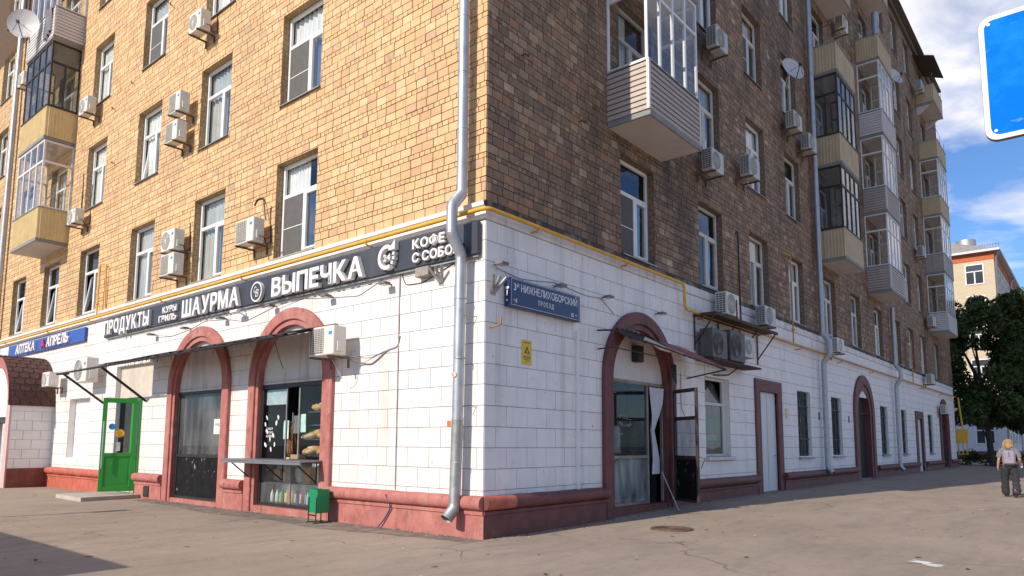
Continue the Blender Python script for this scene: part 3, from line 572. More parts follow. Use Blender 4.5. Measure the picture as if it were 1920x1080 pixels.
# ------------------------------------------------------------------ balconies (parts of the building)
def balcony(F, u0, u1, zs, para, glaz, depth=.95, top=None, slats=False, open_bars=False):
    """slab at zs, parapet panels (para = material or None), glazing (glaz = 'pvc' 'dark' None) up to the slab above"""
    Wd = u1-u0; root = MB().box(0, Wd, 0, .13, 0, depth+.03, 0, .012).build('balcony', M_slab, BLD, F @ T(u0, zs))
    MB().add([(.03, -.006, .01), (Wd-.03, -.006, .01), (Wd-.03, -.006, depth), (.03, -.006, depth)], [(0, 1, 2, 3)]).build('soffit', M_soffit, root)
    p0, p1 = .13, 1.19
    if para is None: return root
    hz = para in (M_siding, M_sidingw)
    if hz:
        n = 9; h = (p1-p0)/n
        def slat(L):
            return MB().add([(0, 0, .026), (L, 0, .026), (L, h*.80, .014), (0, h*.80, .014), (0, h*.81, -.035), (L, h*.81, -.035), (L, h*1.04, -.036), (0, h*1.04, -.036), (0, 0, -.036), (L, 0, -.036)], [(0, 1, 2, 3), (3, 2, 5, 4), (8, 9, 1, 0), (9, 8, 4, 5)])
        sides = [(slat(Wd-.06), Matrix.Translation((.03, 0, depth))), (slat(depth-.03), Matrix.Translation((.0, 0, 0)) @ Matrix.Rotation(-math.pi/2, 4, 'Y')), (slat(depth-.03), Matrix.Translation((Wd, 0, depth-.03)) @ Matrix.Rotation(math.pi/2, 4, 'Y'))]
        for mb_, Mx in sides:
            if slats:
                me = mb_.mesh('siding_slat', para)
                for i in range(n): put('siding_slat', me, root, Matrix.Translation((0, p0+i*h, 0)) @ Mx)
            else:
                q = MB()
                for i in range(n): q.add([(x, y+i*h, z) for x, y, z in mb_.v], mb_.f)
                q.build('siding_panel', para, root, Matrix.Translation((0, p0, 0)) @ Mx)
        t = MB()
        for a, b in ((0, depth), (Wd, depth)): MB().box(a-.035 if a else -.032, a+.032 if a else .035, p0, p1, b-.035, b+.032).build('corner_trim', M_sidingw, root)
        pass
    else:
        st = []
        def corr(L):
            s2 = []; n = max(4, int(L/.105)); 
            for i in range(n):
                for k_, w_ in ((0, 0), (.62, 0), (.72, .018), (.92, .018)): s2.append((L*(i+k_)/n, w_))
            s2.append((L, 0)); return s2
        def panel(L, Mx):
            q = MB(); q.sweep([[(a, p0-.03, w_), (a, p1, w_)] for a, w_ in corr(L)]); q.build('sheet_panel', para, root, Mx)
        panel(Wd, Matrix.Translation((0, 0, depth))); panel(depth, Matrix.Rotation(-math.pi/2, 4, 'Y')); panel(depth, Matrix.Translation((Wd, 0, depth)) @ Matrix.Rotation(math.pi/2, 4, 'Y'))
        MB().box(.03, Wd-.03, p1-.06, p1-.02, depth-.05, depth-.02).box(0.02, .05, p1-.06, p1-.02, 0, depth-.05).box(Wd-.05, Wd-.02, p1-.06, p1-.02, 0, depth-.05).build('handrail', M_darkfr, root)
    MB().box(-.035, Wd+.035, p1, p1+.03, depth-.05, depth+.04).box(-.035, .05, p1, p1+.03, 0, depth-.05).box(Wd-.05, Wd+.035, p1, p1+.03, 0, depth-.05).build('parapet_cap', M_darkfr if glaz == 'dark' else M_galvold, root)
    if glaz:
        fm = M_darkfr if glaz == 'dark' else M_pvc; t = .055; g0, g1 = p1+.03, (top or STO)-.02; tr = g0+(g1-g0)*.68; f_ = MB(); pn = []
        nf = 4
        for i in range(nf+1):
            u = Wd*i/nf; k_ = .045 if i in (0, nf) else .03; f_.cbox(max(0, u-k_) if i else 0, min(Wd, u+k_) if i < nf else Wd, g0, g1, depth-.075, depth-.01, .006)
        f_.cbox(.045, Wd-.045, g0, g0+t, depth-.07, depth-.015, .006); f_.cbox(.045, Wd-.045, g1-t, g1, depth-.07, depth-.015, .006); f_.cbox(.045, Wd-.045, tr-.035, tr+.035, depth-.07, depth-.012, .006)
        for a in (0, Wd-.07):
            f_.cbox(a, a+.07, g0, g0+t, 0, depth-.075, .006); f_.cbox(a, a+.07, g1-t, g1, 0, depth-.075, .006); f_.cbox(a, a+.07, tr-.035, tr+.035, .05, depth-.075, .006); f_.cbox(a, a+.07, g0+t, g1-t, 0, .05, .006)
        if glaz == 'dark':
            for a in (0, Wd-.06): f_.cbox(a, a+.06, g0+t, tr-.035, depth*.5-.025, depth*.5+.025, .006)
        f_.build('glazing_frame', fm, root)
        def pane(P, nm='pane'): MB().add(P, [(0, 1, 2, 3)]).build(nm, M_glassd if glaz == 'dark' else M_glass, root)
        for i in range(nf):
            a, b = Wd*i/nf+.04, Wd*(i+1)/nf-.04
            for c, e in ((g0+t, tr-.035), (tr+.035, g1-t)):
                j = random.uniform(-.006, .006); pane([(a, c, depth-.04), (b, c, depth-.04+j), (b, e, depth-.04+j), (a, e, depth-.04)])
        for a in (.035, Wd-.035):
            for c, e in ((g0+t, tr-.035), (tr+.035, g1-t)): pane([(a, c, .05), (a, c, depth-.08), (a, e, depth-.08), (a, e, .05)])
    if open_bars:
        q = MB()
        for a in (.04, Wd*.5, Wd-.04): q.tube([(a, p1, depth-.04), (a, p1+.75, depth-.04)], .012, 6)
        q.tube([(.04, p1+.75, 0), (.04, p1+.75, depth-.04), (Wd*.5, p1+.75, depth-.04)], .01, 6); q.build('clothes_rail', M_darkfr, root)
    return root
# sunny side stack
balcony(FL, -22.3, -19.62, 8.25, M_ysheet, 'pvc'); balcony(FL, -22.3, -19.62, 11.87, M_ysheet, 'dark'); bl5 = balcony(FL, -22.3, -19.5, 15.49, M_sidingw, 'pvc', slats=True)
# shady side stacks
balcony(FR, 3.85, 6.24, 8.22, M_siding, 'pvc', 1.0, slats=True); balcony(FR, 3.85, 6.24, 11.84, M_siding, 'pvc', 1.0)
for k, (pa, gl, ob) in enumerate([(M_ysheetR, 'dark', 0), (M_ysheetR, 'dark', 0), (M_ysheetR, None, 1), (M_ysheetR, None, 1)]): balcony(FR, 18.6, 21.1, 8.27+STO*k, pa, gl, .92, open_bars=bool(ob))
for k, (pa, gl) in enumerate([(M_siding, 'pvc'), (M_siding, 'pvc'), (M_sidingw, 'pvc'), (M_ysheetR, None), (M_ysheetR, None)]): balcony(FR, 25.65, 28.25, 8.27+STO*k, pa, gl, .96, slats=(k < 2))
for k, (pa, gl, ob) in enumerate([(M_sidingw, 'pvc', 0), (M_siding, 'pvc', 0), (M_ysheetR, 'pvc', 0), (M_ysheetR, None, 1), (M_ysheetR, None, 1)]): balcony(FR, 40.4, 43.5, 8.32+STO*k, pa, gl, 1.0, open_bars=bool(ob))
# brackets and canopy of the topmost far balcony
mb = MB()
for a in (40.5, 43.3): MB().prism([(0, 0), (.75, 0), (.12, -.5), (0, -.5)], a, a+.14).build('balcony_bracket', M_soffit, BLD, Matrix(((1, 0, 0, 0), (0, 0, 1, 0), (0, 1, 0, 22.78), (0, 0, 0, 1))))
MB().add([(40.1, 26.1, 0), (43.5, 26.1, 0), (43.6, 25.6, 1.2), (40.0, 25.6, 1.2), (40.1, 26.14, 0), (43.5, 26.14, 0), (43.6, 25.64, 1.2), (40.0, 25.64, 1.2)], [(3, 2, 1, 0), (4, 5, 6, 7), (0, 1, 5, 4), (1, 2, 6, 5), (2, 3, 7, 6), (3, 0, 4, 7)]).build('balcony_canopy', pm('canopy_sheet', (.07, .055, .05), .7, var=.3), BLD, FR)

# ------------------------------------------------------------------ ground floor, sunny side
def sheetpart(name, F, a, b, c, e, w, mat, parent=None, th=.0):
    if th: return MB().box(a, b, c, e, w-th, w).build(name, mat, parent or BLD, F)
    return MB().add([(a, c, w), (b, c, w), (b, e, w), (a, e, w)], [(0, 1, 2, 3)]).build(name, mat, parent or BLD, F)
M_brown = pm('aged_aluminium', (.30, .27, .24), .5, metal=.3, var=.2, dirt=((.12, .09, .07), .5, (.5, .7), 6))
# bricked-up window (niche) and doorway niche
sheetpart('niche_infill', FL, -18.2, -16.5, 1.0, 2.87, -.18, M_blockL if False else M_white)
niche = MB()
sheetpart('niche_infill', FL, -14.62, -12.2, 2.75, 3.70, -.12, pm('stained_plaster', (.56, .50, .42), .8, var=.1, dirt=((.36, .28, .2), .6, (.45, .75), 1.5, (1, 1, .2))))
# joints in the bricked-up window
J = MB()
for i in range(6): J.box(-18.19, -16.51, 1.06+i*.335, 1.068+i*.335, -.181, -.177)
for i in range(5):
    for u in ((-17.7, -17.1) if i % 2 else (-17.4, -16.8)): J.box(u, u+.008, 1.068+i*.335, 1.06+(i+1)*.335, -.181, -.177)
J.build('joint_line', M_joint, BLD, FL)
# shop door opening behind the green door
mb = MB(); mb.box(-14.55, -12.25, .1, .16, -1.8, .0); mb.box(-14.62, -14.5, .1, 2.75, -1.8, -.1); mb.box(-12.73, -12.6, .1, 2.75, -1.8, -.1); mb.box(-14.5, -12.73, .1, 2.75, -1.9, -1.8); mb.box(-14.5, -12.73, 2.7, 2.75, -1.8, -.12); mb.build('shop_hall', pm('hall_plaster', (.45, .42, .38), .8), BLD, FL)
M_green = pm('green_powder_coat', (.025, .26, .028), .35, var=.06, scale=2)
# fixed green frame beside the open leaf
fr = MB(); fr.cbox(-13.3, -13.2, .16, 2.72, -.06, .06, .01); fr.cbox(-12.85, -12.745, .16, 2.72, -.06, .06, .01); fr.cbox(-13.2, -12.85, 2.6, 2.72, -.06, .06, .01); fr.cbox(-13.2, -12.85, 1.05, 1.15, -.05, .05, .01)
df = fr.build('door_frame', M_green, BLD, FL); sheetpart('pane', Matrix(), -13.2, -12.85, 1.15, 2.6, 0, M_shopglass, df); sheetpart('lower_panel', Matrix(), -13.2, -12.85, .16, 1.05, 0, M_green, df)
# green door leaf, swung open
hinge = Matrix.Translation((-12.80, -.10, .17)) @ Matrix.Rotation(math.radians(180+68), 4, 'Z') @ FL
Wd, Hd = .84, 2.52; lf = MB()
for a, b, c, e in ((0, .11, 0, Hd), (Wd-.11, Wd, 0, Hd), (.11, Wd-.11, 0, .13), (.11, Wd-.11, Hd-.13, Hd), (.11, Wd-.11, .93, 1.03)): lf.cbox(a, b, c, e, -.035, .035, .008)
lf.box(.11, Wd-.11, .13, .93, -.015, .015); lf.box(.16, Wd-.16, .2, .86, -.02, .02)
door = lf.build('door', M_green, BLD, hinge)
sheetpart('pane', Matrix(), .11, Wd-.11, 1.03, Hd-.13, 0, M_shopglass, door)
for s_ in (-1, 1):
    h = MB(); h.tube([(Wd-.055, .75, s_*.035), (Wd-.055, .75, s_*.10)], .012, 8).tube([(Wd-.055, 1.75, s_*.035), (Wd-.055, 1.75, s_*.10)], .012, 8).tube([(Wd-.055, .62, s_*.10), (Wd-.055, 1.88, s_*.10)], .016, 10); h.build('handle', M_galv, door)
for (a, b, rr, mt) in ((Wd*.70, 1.74, .085, pm('blue_sticker', (.03, .22, .55), .4)), (Wd*.47, 1.56, .11, pm('orange_sticker', (.85, .42, .03), .4))):
    q = MB(); q.disc((a, b, .006), rr, 20); q.disc((a, b, -.006), rr, 20); q.build('sticker', mt, door)
q = MB(); q.box(Wd*.50-.05, Wd*.50+.05, 1.08, 1.32, -.008, -.006); q.box(Wd*.50-.05, Wd*.50+.05, 1.08, 1.32, .006, .008); q.build('notice', pm('paper', (.8, .8, .78), .7), door)
# entrance slab in front of the green door
sl = MB(); sl.prism([(-14.35, -.12), (-14.05, -1.55), (-12.15, -1.6), (-12.3, -.12)], .0, .10); tag(sl.build('entrance_slab', pm('pale_concrete', (.46, .40, .33), .85, var=.12, dirt=((.25, .2, .17), .5, (.5, .75), 3, (1, 1, 1)), bump=.2)), 'low pale concrete slab in front of the green door', 'slab')
# arch 1: dim shop window over a black worn panel
def arch_room(F, c, h, depth, mat, z0=.1, half=1.15):
    q = MB(); a, b = c-half, c+half
    q.add([(a, z0, -depth), (b, z0, -depth), (b, h, -depth), (a, h, -depth)], [(0, 1, 2, 3)]); q.add([(a, z0, -.12), (a, z0, -depth), (a, h, -depth), (a, h, -.12)], [(0, 1, 2, 3)]); q.add([(b, z0, -.12), (b, z0, -depth), (b, h, -depth), (b, h, -.12)], [(0, 1, 2, 3)])
    q.add([(a, z0, -.12), (b, z0, -.12), (b, z0, -depth), (a, z0, -depth)], [(0, 1, 2, 3)]); q.add([(a, h, -.12), (b, h, -.12), (b, h, -depth), (a, h, -depth)], [(0, 1, 2, 3)])
    return q.build('shop_room', mat, BLD, F)
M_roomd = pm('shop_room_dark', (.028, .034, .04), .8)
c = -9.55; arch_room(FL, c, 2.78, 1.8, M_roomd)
fr = MB(); 
for a, b, c0, e in ((c-1.19, c-1.12, .12, 2.78), (c+1.12, c+1.19, .12, 2.78), (c-1.12, c+1.12, 1.12, 1.20), (c-1.12, c+1.12, 2.70, 2.78), (c-1.12, c+1.12, .1, .16)): fr.cbox(a, b, c0, e, -.12, -.05, .008)
fr = fr.build('shop_window', M_black, BLD, FL)
sheetpart('pane', Matrix(), c-1.12, c+1.12, 1.2, 2.7, -.085, glass('grimy_shop_glass', (.5, .52, .54), .85, 1.55, opac=.22, ocol=(.32, .33, .34)), fr)
sheetpart('lower_panel', Matrix(), c-1.12, c+1.12, .16, 1.12, -.075, M_blackold, fr)
sheetpart('curtain', Matrix(), c-.95, c+.2, 1.2, 2.7, -.6, pm('dim_blind', (.16, .17, .18), .9, var=.2, dstretch=(6, 6, .05), dirt=((.07, .07, .08), .7, (.45, .6), 3)), fr)
MB().box(c+.66, c+1.0, 1.70, 2.06, -.083, -.080).build('rent_notice', pm('paper', (.8, .8, .78), .7), fr)
mb = MB(); mb.box(c-1.2, c+1.2, -.1, .1, -.12, .04); mb.build('threshold', M_pink, BLD, FL)
# arch 2: kiosk window with shelves
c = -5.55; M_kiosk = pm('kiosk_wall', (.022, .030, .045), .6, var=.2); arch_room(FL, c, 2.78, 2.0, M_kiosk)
fr = MB()
for a, b, c0, e in ((c-1.19, c-1.13, .14, 2.78), (c+1.10, c+1.19, .14, 2.78), (c-1.13, c+1.10, 2.68, 2.78), (c-1.13, c+1.10, 1.08, 1.16), (c-1.13, c+1.10, .14, .21)): fr.cbox(a, b, c0, e, -.12, -.05, .008)
kw = fr.build('kiosk_window', M_black, BLD, FL)
MB().cbox(c-.03, c+.03, .21, 1.08, -.10, -.06, .006).cbox(c+.22, c+.26, 1.16, 2.68, -.10, -.065, .006).box(c-.25, c-.22, 1.16, 2.68, -.10, -.07).build('mullion', M_galvold, kw)
for a, b, c0, e in ((c-1.13, c-.03, .21, 1.08), (c+.03, c+1.10, .21, 1.08), (c-1.13, c-.25, 1.16, 2.68), (c+.26, c+1.10, 1.16, 2.68)): sheetpart('pane', Matrix(), a, b, c0, e, -.085, M_shopglass if c0 > 1 else glass('display_glass_milky_reflection', (.85, .9, .9), .9, 1.5, opac=.13, ocol=(.62, .68, .70)), kw)  # pale film on the lower panes paints a milky reflection
mb = MB(); mb.box(c-1.22, c+1.22, -.1, .14, -.12, .05); mb.build('threshold', M_pink, BLD, FL)
sheetpart('blind', Matrix(), c-1.1, c-.26, 2.33, 2.66, -.12, pm('kiosk_blind', (.42, .50, .54), .6), kw)
q = MB()
for i, z in enumerate((.62, 1.22, 1.56, 1.86, 2.14)):
    q.box(c+.30, c+1.12, z, z+.02, -.75, -.25) if z > 1 else q.box(c-1.1, c+1.1, z, z+.02, -.44, -.13, 1)
q.build('shelf', [pm('shelf_blue', (.05, .085, .15), .5), pm('shelf_pale', (.6, .65, .66), .5)], kw)
sheetpart('display_back', Matrix(), c-1.12, c+1.12, .2, 1.1, -.45, pm('display_back', (.62, .68, .70), .7), kw)
MB().box(c-1.1, c+.2, 1.06, 1.12, -1.1, -.13).build('inner_counter', pm('inner_counter', (.10, .12, .14), .5), kw)
# goods: every loaf, box and bottle is a thing of its own
M_bread = pm('bread_crust', (.50, .29, .11), .7, var=.35, scale=20, dirt=((.70, .52, .30), .7, (.5, .7), 14, (1, 1, 1))); M_bread2 = pm('pale_bread', (.62, .45, .25), .7, var=.25, scale=20)
def loaf_mesh(L, r_, mat): return MB().ell((0, 0, 0), L, r_, r_*1.1, 12, 8, 0, .07).mesh('bread_loaf', mat)
LM = [loaf_mesh(.17, .075, M_bread), loaf_mesh(.19, .075, M_bread2), loaf_mesh(.15, .08, M_bread)]
ORD = ['leftmost', 'second', 'third', 'fourth', 'fifth', 'sixth', 'seventh', 'eighth', 'ninth']
def bread(u, v, w, rot, label): tag(put('bread_loaf', random.choice(LM), None, FL @ T(u, v, w) @ Matrix.Rotation(rot, 4, 'Z') @ Matrix.Rotation(random.uniform(.6, 1.4), 4, 'Y')), label, 'bread', 'loaves on the kiosk shelves')
for z, nm, k in ((1.24, 'lowest', 9), (1.58, 'middle', 8), (2.16, 'top', 5)):
    for i in range(k): bread(-5.22+i*.085+(.28 if nm == 'top' else 0), z+.075+(.05 if i % 3 == 1 else 0), -.30-(i % 2)*.1, random.uniform(-.3, .3), 'golden bread loaf, %s from the left on the %s kiosk shelf' % (ORD[i], nm))
def box_thing(name, u0, u1, v0, v1, w0, w1, mat, label, cat): return tag(MB().box(0, u1-u0, 0, v1-v0, 0, w1-w0, 0, .004).build(name, mat, None, FL @ T(u0, v0, w0)), label, cat)
M_card = pm('cardboard', (.50, .30, .14), .8, var=.1); M_cardp = pm('printed_box', (.62, .38, .16), .6, var=.15)
c = -5.55
box_thing('carton', c-.80, c-.55, .70, .92, -.35, -.18, M_card, 'plain brown carton at the left of the lower display', 'box')
box_thing('carton', c-.36, c-.08, .65, .98, -.38, -.16, M_cardp, 'tan printed carton left of the display mullion', 'box')
box_thing('carton', c+.28, c+.60, .65, 1.0, -.36, -.16, M_cardp, 'orange tan carton between the two white platters', 'box')
for u, nm in ((c+.14, 'beside the mullion'), (c+.86, 'at the right end of the lower display')):
    q = MB(); q.ell((0, 0, 0), .15, .21, .02, 20, 8); tag(q.build('platter', pm('white_plastic', (.75, .76, .75), .4), None, FL @ T(u, .85, -.2)), 'oval white foam platter standing '+nm, 'platter')
tag(MB().box(0, .16, 0, .22, 0, .1, 0, .02).build('paper_pack', pm('white_plastic', (.75, .76, .75), .4), None, FL @ T(c-.55, .65, -.3)), 'small white paper pack between two cartons', 'pack')
bcol = [(.75, .75, .7), (.15, .35, .08), (.8, .3, .03), (.85, .35, .04), (.05, .10, .35), (.30, .02, .02), (.45, .6, .7), (.1, .2, .5), (.6, .65, .68)]
def bottle_mesh(mat, h): 
    prof = [(.0, .0), (.035, .0), (.037, .02), (.037, h*.6), (.03, h*.72), (.014, h*.86), (.014, h)]
    return MB().sweep([[(r_*math.cos(a), z, r_*math.sin(a)) for r_, z in prof] for a in np.linspace(0, 2*math.pi, 11)], sm=True).mesh('bottle', mat)
BM = [bottle_mesh(pm('bottle_%d' % i, b_, .2, var=.1), .26+.02*(i % 3)) for i, b_ in enumerate(bcol)]
names = ['clear', 'green', 'orange', 'amber', 'dark blue', 'dark red', 'pale blue', 'blue', 'silver']
order = [0, 1, 0, 1, 1, 2, 3, 2, 3, 3, 4, 8, 5, 4, 6, 5, 7, 6, 8, 7]
seen = {}
for i, k in enumerate(order):
    u = c-.92+i*.096; tag(put('bottle', BM[k], None, FL @ T(u, .215, -.24-(i % 2)*.08)), '%s drink bottle low in the kiosk display, %s of its colour from the left' % (names[k], ['first', 'second', 'third', 'fourth'][seen.setdefault(k, 0)]), 'bottle', '%s bottles in the kiosk display' % names[k]); seen[k] += 1
# rotating meat cone on its spit
t = thing('shawarma_spit', 'browned cone of shawarma meat on a vertical spit in the kiosk', 'food', FL @ T(c-.42, 1.16, -.36))
q = MB(); prof = [(.07, .05), (.10, .12), (.13, .35), (.155, .62), (.15, .78), (.08, .80)]
q.sweep([[((r_+random.uniform(-.012, .012))*math.cos(a), z, (r_+random.uniform(-.012, .012))*math.sin(a)) for r_, z in prof] for a in np.linspace(0, 2*math.pi, 25)[:-1]] + [[(prof[i][0], prof[i][1], 0) for i in range(6)]]); q.build('meat', pm('roast_meat', (.20, .075, .03), .6, var=.6, scale=30, dirt=((.42, .24, .12), .7, (.5, .65), 18, (1, 1, 1)), bump=.8, bscale=50), t)
MB().tube([(0, -.02, 0), (0, 1.0, 0)], .012, 8).box(-.1, .1, -.0, .03, -.1, .1).build('spit', M_galv, t)
MB().box(-.10, .10, .42, .82, .158, .162).build('price_card', pm('mint_paper', (.55, .75, .68), .7), t)
for (u, z0, z1, w_, lab) in ((c+.33, 1.72, 2.10, -.11, 'pale green notice hanging in the kiosk window'), (c-.02, 1.70, 2.08, -.2, 'dim grey notice hung behind the kiosk hatch')):
    q = MB(); q.box(-.12, .12, 0, z1-z0, 0, .003); tag(q.build('paper_notice', pm('mint_paper', (.55, .75, .68), .7) if u > c+.1 else pm('grey_paper', (.12, .13, .14), .8), None, FL @ T(u, z0, w_) @ Matrix.Rotation(random.uniform(-.05, .05), 4, 'Z')), lab, 'notice')
box_thing('napkin_box', c-.12, c+.20, 1.125, 1.25, -.3, -.14, M_wood, 'small brown napkin box on the kiosk counter', 'box')
t2 = MB().ell((0, 0, 0), .06, .035, .04, 10, 6); tag(t2.build('lemon', pm('lemon', (.7, .75, .05), .5), None, FL @ T(c-.14, 1.155, -.1)), 'yellow green fruit beside the napkin box', 'fruit')
# white cut-out stickers on the kiosk glass
q = MB()
for (du, v) in ((-1.0, 2.05), (-.55, 2.05), (-1.05, 1.9), (-.62, 1.93), (-.98, 1.75), (-.72, 1.66), (-.85, 1.58), (-1.02, 1.45), (-.66, 1.46), (-.8, 1.36)):
    n = 9; a0 = random.uniform(0, 6); rx, ry = random.uniform(.02, .04), random.uniform(.04, .075); an = random.uniform(-.8, .8)
    pts = []
    for i in range(n):
        a = 2*math.pi*i/n; x, y = rx*math.cos(a)*random.uniform(.75, 1.1), ry*math.sin(a)*random.uniform(.8, 1.1); pts.append((c+du+x*math.cos(an)-y*math.sin(an), v+x*math.sin(an)+y*math.cos(an), -.08))
    q.add(pts, [tuple(range(n))])
q.build('sticker', pm('white_vinyl', (.8, .8, .8), .5), kw)
# steel serving counter
t = thing('serving_counter', 'narrow grey metal counter board under the kiosk hatch', 'counter', FL @ T(-5.55, 1.12, 0))
MB().cbox(-1.62, 1.36, 0, .035, .02, .62, .006).box(-1.62, 1.36, -.05, 0, .59, .62).build('board', pm('counter_steel', (.23, .23, .25), .45, metal=.5, var=.15), t)
for u in (-1.35, -.1, 1.1):
    MB().tube([(u, -.02, .55), (u, -.42, .04)], .014, 6).tube([(u, -.02, .05), (u, -.45, .05)], .014, 6).build('bracket', M_black, t)

# vestibule at far left -------------------------------------------------
t = thing('entrance_porch', 'white porch with barrel roof of brown shingles at the left edge', 'porch', FL @ T(-21.2, 0, 0))
xw, dp = 1.58, 1.22
q = MB(); q.box(xw-.25, xw, .62, 2.78, 0, dp); q.build('side_wall', M_blockL if False else M_white, t)
q = MB(); q.box(xw-.25, xw+.03, -.2, .62, -.01, dp+.02); q.build('side_plinth', pm('brick_red_paint', (.20, .05, .032), .6, var=.2, dirt=((.3, .1, .07), .4, (.5, .75), 3)), t)
q = MB(); q.box(-xw, -xw+.25, -.2, 2.78, 0, dp); q.build('side_wall', M_white, t)
J = MB()
for i in range(7): J.box(xw+.0005, xw+.003, .62+i*.31, .628+i*.31, .02, dp)
for i in range(6):
    for w_ in ((.35, .85) if i % 2 else (.6, 1.05)): J.box(xw+.0005, xw+.003, .628+i*.31, .62+(i+1)*.31, w_, w_+.008)
J.build('joint_line', M_joint, t)
# front gable with arch
n = 20; R1, R2 = 1.62, 1.25
st = [[(R2*math.cos(a), 2.75+R2*math.sin(a), dp), (R1*math.cos(a), 2.75+R1*math.sin(a), dp), (R1*math.cos(a), 2.75+R1*math.sin(a), dp+.06), (R2*math.cos(a), 2.75+R2*math.sin(a), dp+.06)] for a in np.linspace(0, math.pi, n+1)]
MB().sweep([s_[::-1] for s_ in st], True).build('arch_trim', M_pink, t)
pts = [(R2*1.02*math.cos(a), 2.75+R2*1.02*math.sin(a)) for a in np.linspace(0, math.pi, n+1)]
MB().prism(pts + [(-1.3, 2.3), (1.3, 2.3)], dp-.05, dp+.01).build('gable_panel', M_white, t)
[MB().box(a, b, -.2, 2.75, dp, dp+.06).build('pilaster', pm('pale_pink_paint', (.60, .38, .36), .6, var=.1), t) for a, b in ((1.22, xw), (-xw, -1.22))]
q = MB(); q.box(.45, 1.22, 0, 2.1, dp-.12, dp-.08); q.build('porch_door', pm('grey_white_door', (.55, .54, .52), .5), t)
MB().box(-1.22, 1.22, 2.1, 2.3, dp-.35, dp-.05).build('lintel_recess', M_room, t)
# shingles, course by course
me_s = MB(); sw = .30
def shingle(a0, a1, w0, w1, rad): 
    m_ = (a0+a1)/2
    P = lambda a, w, r_: (r_*math.cos(a), 2.75+r_*math.sin(a), w)
    return MB().add([P(a0+.03, w0+.02, rad+.016), P(a0, w0+.09, rad+.018), P(a0, w1-.09, rad+.018), P(a0+.03, w1-.02, rad+.016), P(a1+.05, w1, rad+.001), P(a1+.05, w0, rad+.001), P(a0+.03, w0+.02, rad), P(a0, w0+.09, rad), P(a0, w1-.09, rad), P(a0+.03, w1-.02, rad)], [(0, 1, 2, 3, 4, 5), (6, 7, 1, 0), (7, 8, 2, 1), (8, 9, 3, 2)])
ba = MB().sweep([[(1.66*math.cos(a), 2.75+1.66*math.sin(a), -.02), (1.66*math.cos(a), 2.75+1.66*math.sin(a), dp+.14)] for a in np.linspace(-.05, math.pi+.05, 25)], sm=True).build('roof_sheet', M_tileroof, t)
na = 13
for i in range(na):
    a0, a1 = -.03+i*(math.pi/2+.25)/na, -.03+(i+1)*(math.pi/2+.25)/na
    for j in range(6):
        w0 = -.15+j*sw+(sw/2 if i % 2 else 0); w0_, w1_ = max(w0, -.01), min(w0+sw, dp+.15)
        if w1_-w0_ < .1: continue
        shingle(a0, a1, w0_+.004, w1_-.004, 1.665).build('shingle', M_tileroof, ba)

# ------------------------------------------------------------------ ground floor, shady side
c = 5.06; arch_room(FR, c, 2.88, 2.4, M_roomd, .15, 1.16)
MB().box(c-1.18, c+1.18, -.1, .22, -.5, .03).build('threshold', M_pink_shaded, BLD, FR)
fr = MB(); a0, a1 = c-1.16, 5.55
for a, b, c0, e in ((a0, a0+.05, .22, 2.80), (a1-.05, a1, .22, 2.80), (a0+.05, a1-.05, 1.20, 1.27), (a0, c+1.16, 2.80, 2.88), (a0+.05, a1-.05, .22, .28), (c+1.11, c+1.16, .22, 2.80)): fr.cbox(a, b, c0, e, -.13, -.06, .008)
sf = fr.build('shop_front', M_brown, BLD, FR)
sheetpart('pane', Matrix(), a0+.05, a1-.05, 1.27, 2.80, -.10, glass('dark_door_glass', (.55, .60, .60), .8, 1.5, opac=.12, ocol=(.16, .19, .2)), sf)
sheetpart('pane', Matrix(), a0+.05, a1-.05, .28, 1.20, -.10, glass('milky_door_glass', (.6, .66, .66), .8, 1.5, opac=.45, ocol=(.45, .52, .53)), sf)
MB().box(a0+.1, a0+.75, .28, 1.12, -.5, -.3).build('white_cabinet', pm('white_cabinet', (.6, .63, .62), .5), sf)
MB().box(a0+.55, a0+.85, 1.3, 1.9, -.45, -.3, 0, .03).build('white_jar', pm('white_plastic', (.75, .76, .75), .4), sf)
q = MB(); q.tube([(a0+.06, 1.05, -.05), (a0+.5, 1.26, -.05)], .012, 6); q.build('stay', M_brown, sf)
MB().box(a0+.07, a0+.20, 1.93, 2.22, -.095, -.092).build('yellow_sticker', pm('yellow_sticker', (.62, .64, .12), .5), sf)
# chalk scribble on the glass
q = MB()
for (u, v, L) in ((a0+.42, 2.10, .42), (a0+.45, 1.93, .55), (a0+.20, 1.74, .42), (a0+.2, 2.62, .18)):
    p = []; k = int(L/.035)
    for i in range(k): p.append((u+L*i/k, v-.03*i/k+random.uniform(-.05, .05), -.096))
    q.tube(p, .0045, 4)
q.tube([(a0+.62, 2.05, -.096), (a0+.95, 2.03, -.096)], .004, 4); q.build('chalk_scribble', pm('chalk', (.5, .52, .52), .9), sf)
# dark tiled wall inside the doorway
tw = sheetpart('tiled_wall', FR, 5.56, 6.4, .22, 2.8, -.55, pm('tile_grout', (.16, .13, .11), .9))
M_dtile = pm('dark_tile', (.022, .014, .012), .25, var=.3); tm = MB().cbox(.004, .396, .004, .226, 0, .012, .004).mesh('tile', M_dtile); tm2 = MB().cbox(.004, .2, .004, .226, 0, .012, .004).mesh('tile', M_dtile)
for i in range(11):
    if i % 2:
        put('tile', tm, tw, T(5.56, .23+i*.23, -.55)); put('tile', tm, tw, T(5.96, .23+i*.23, -.55))
    else:
        put('tile', tm2, tw, T(5.56, .23+i*.23, -.55)); put('tile', tm, tw, T(5.76, .23+i*.23, -.55)); put('tile', tm2, tw, T(6.16, .23+i*.23, -.55))
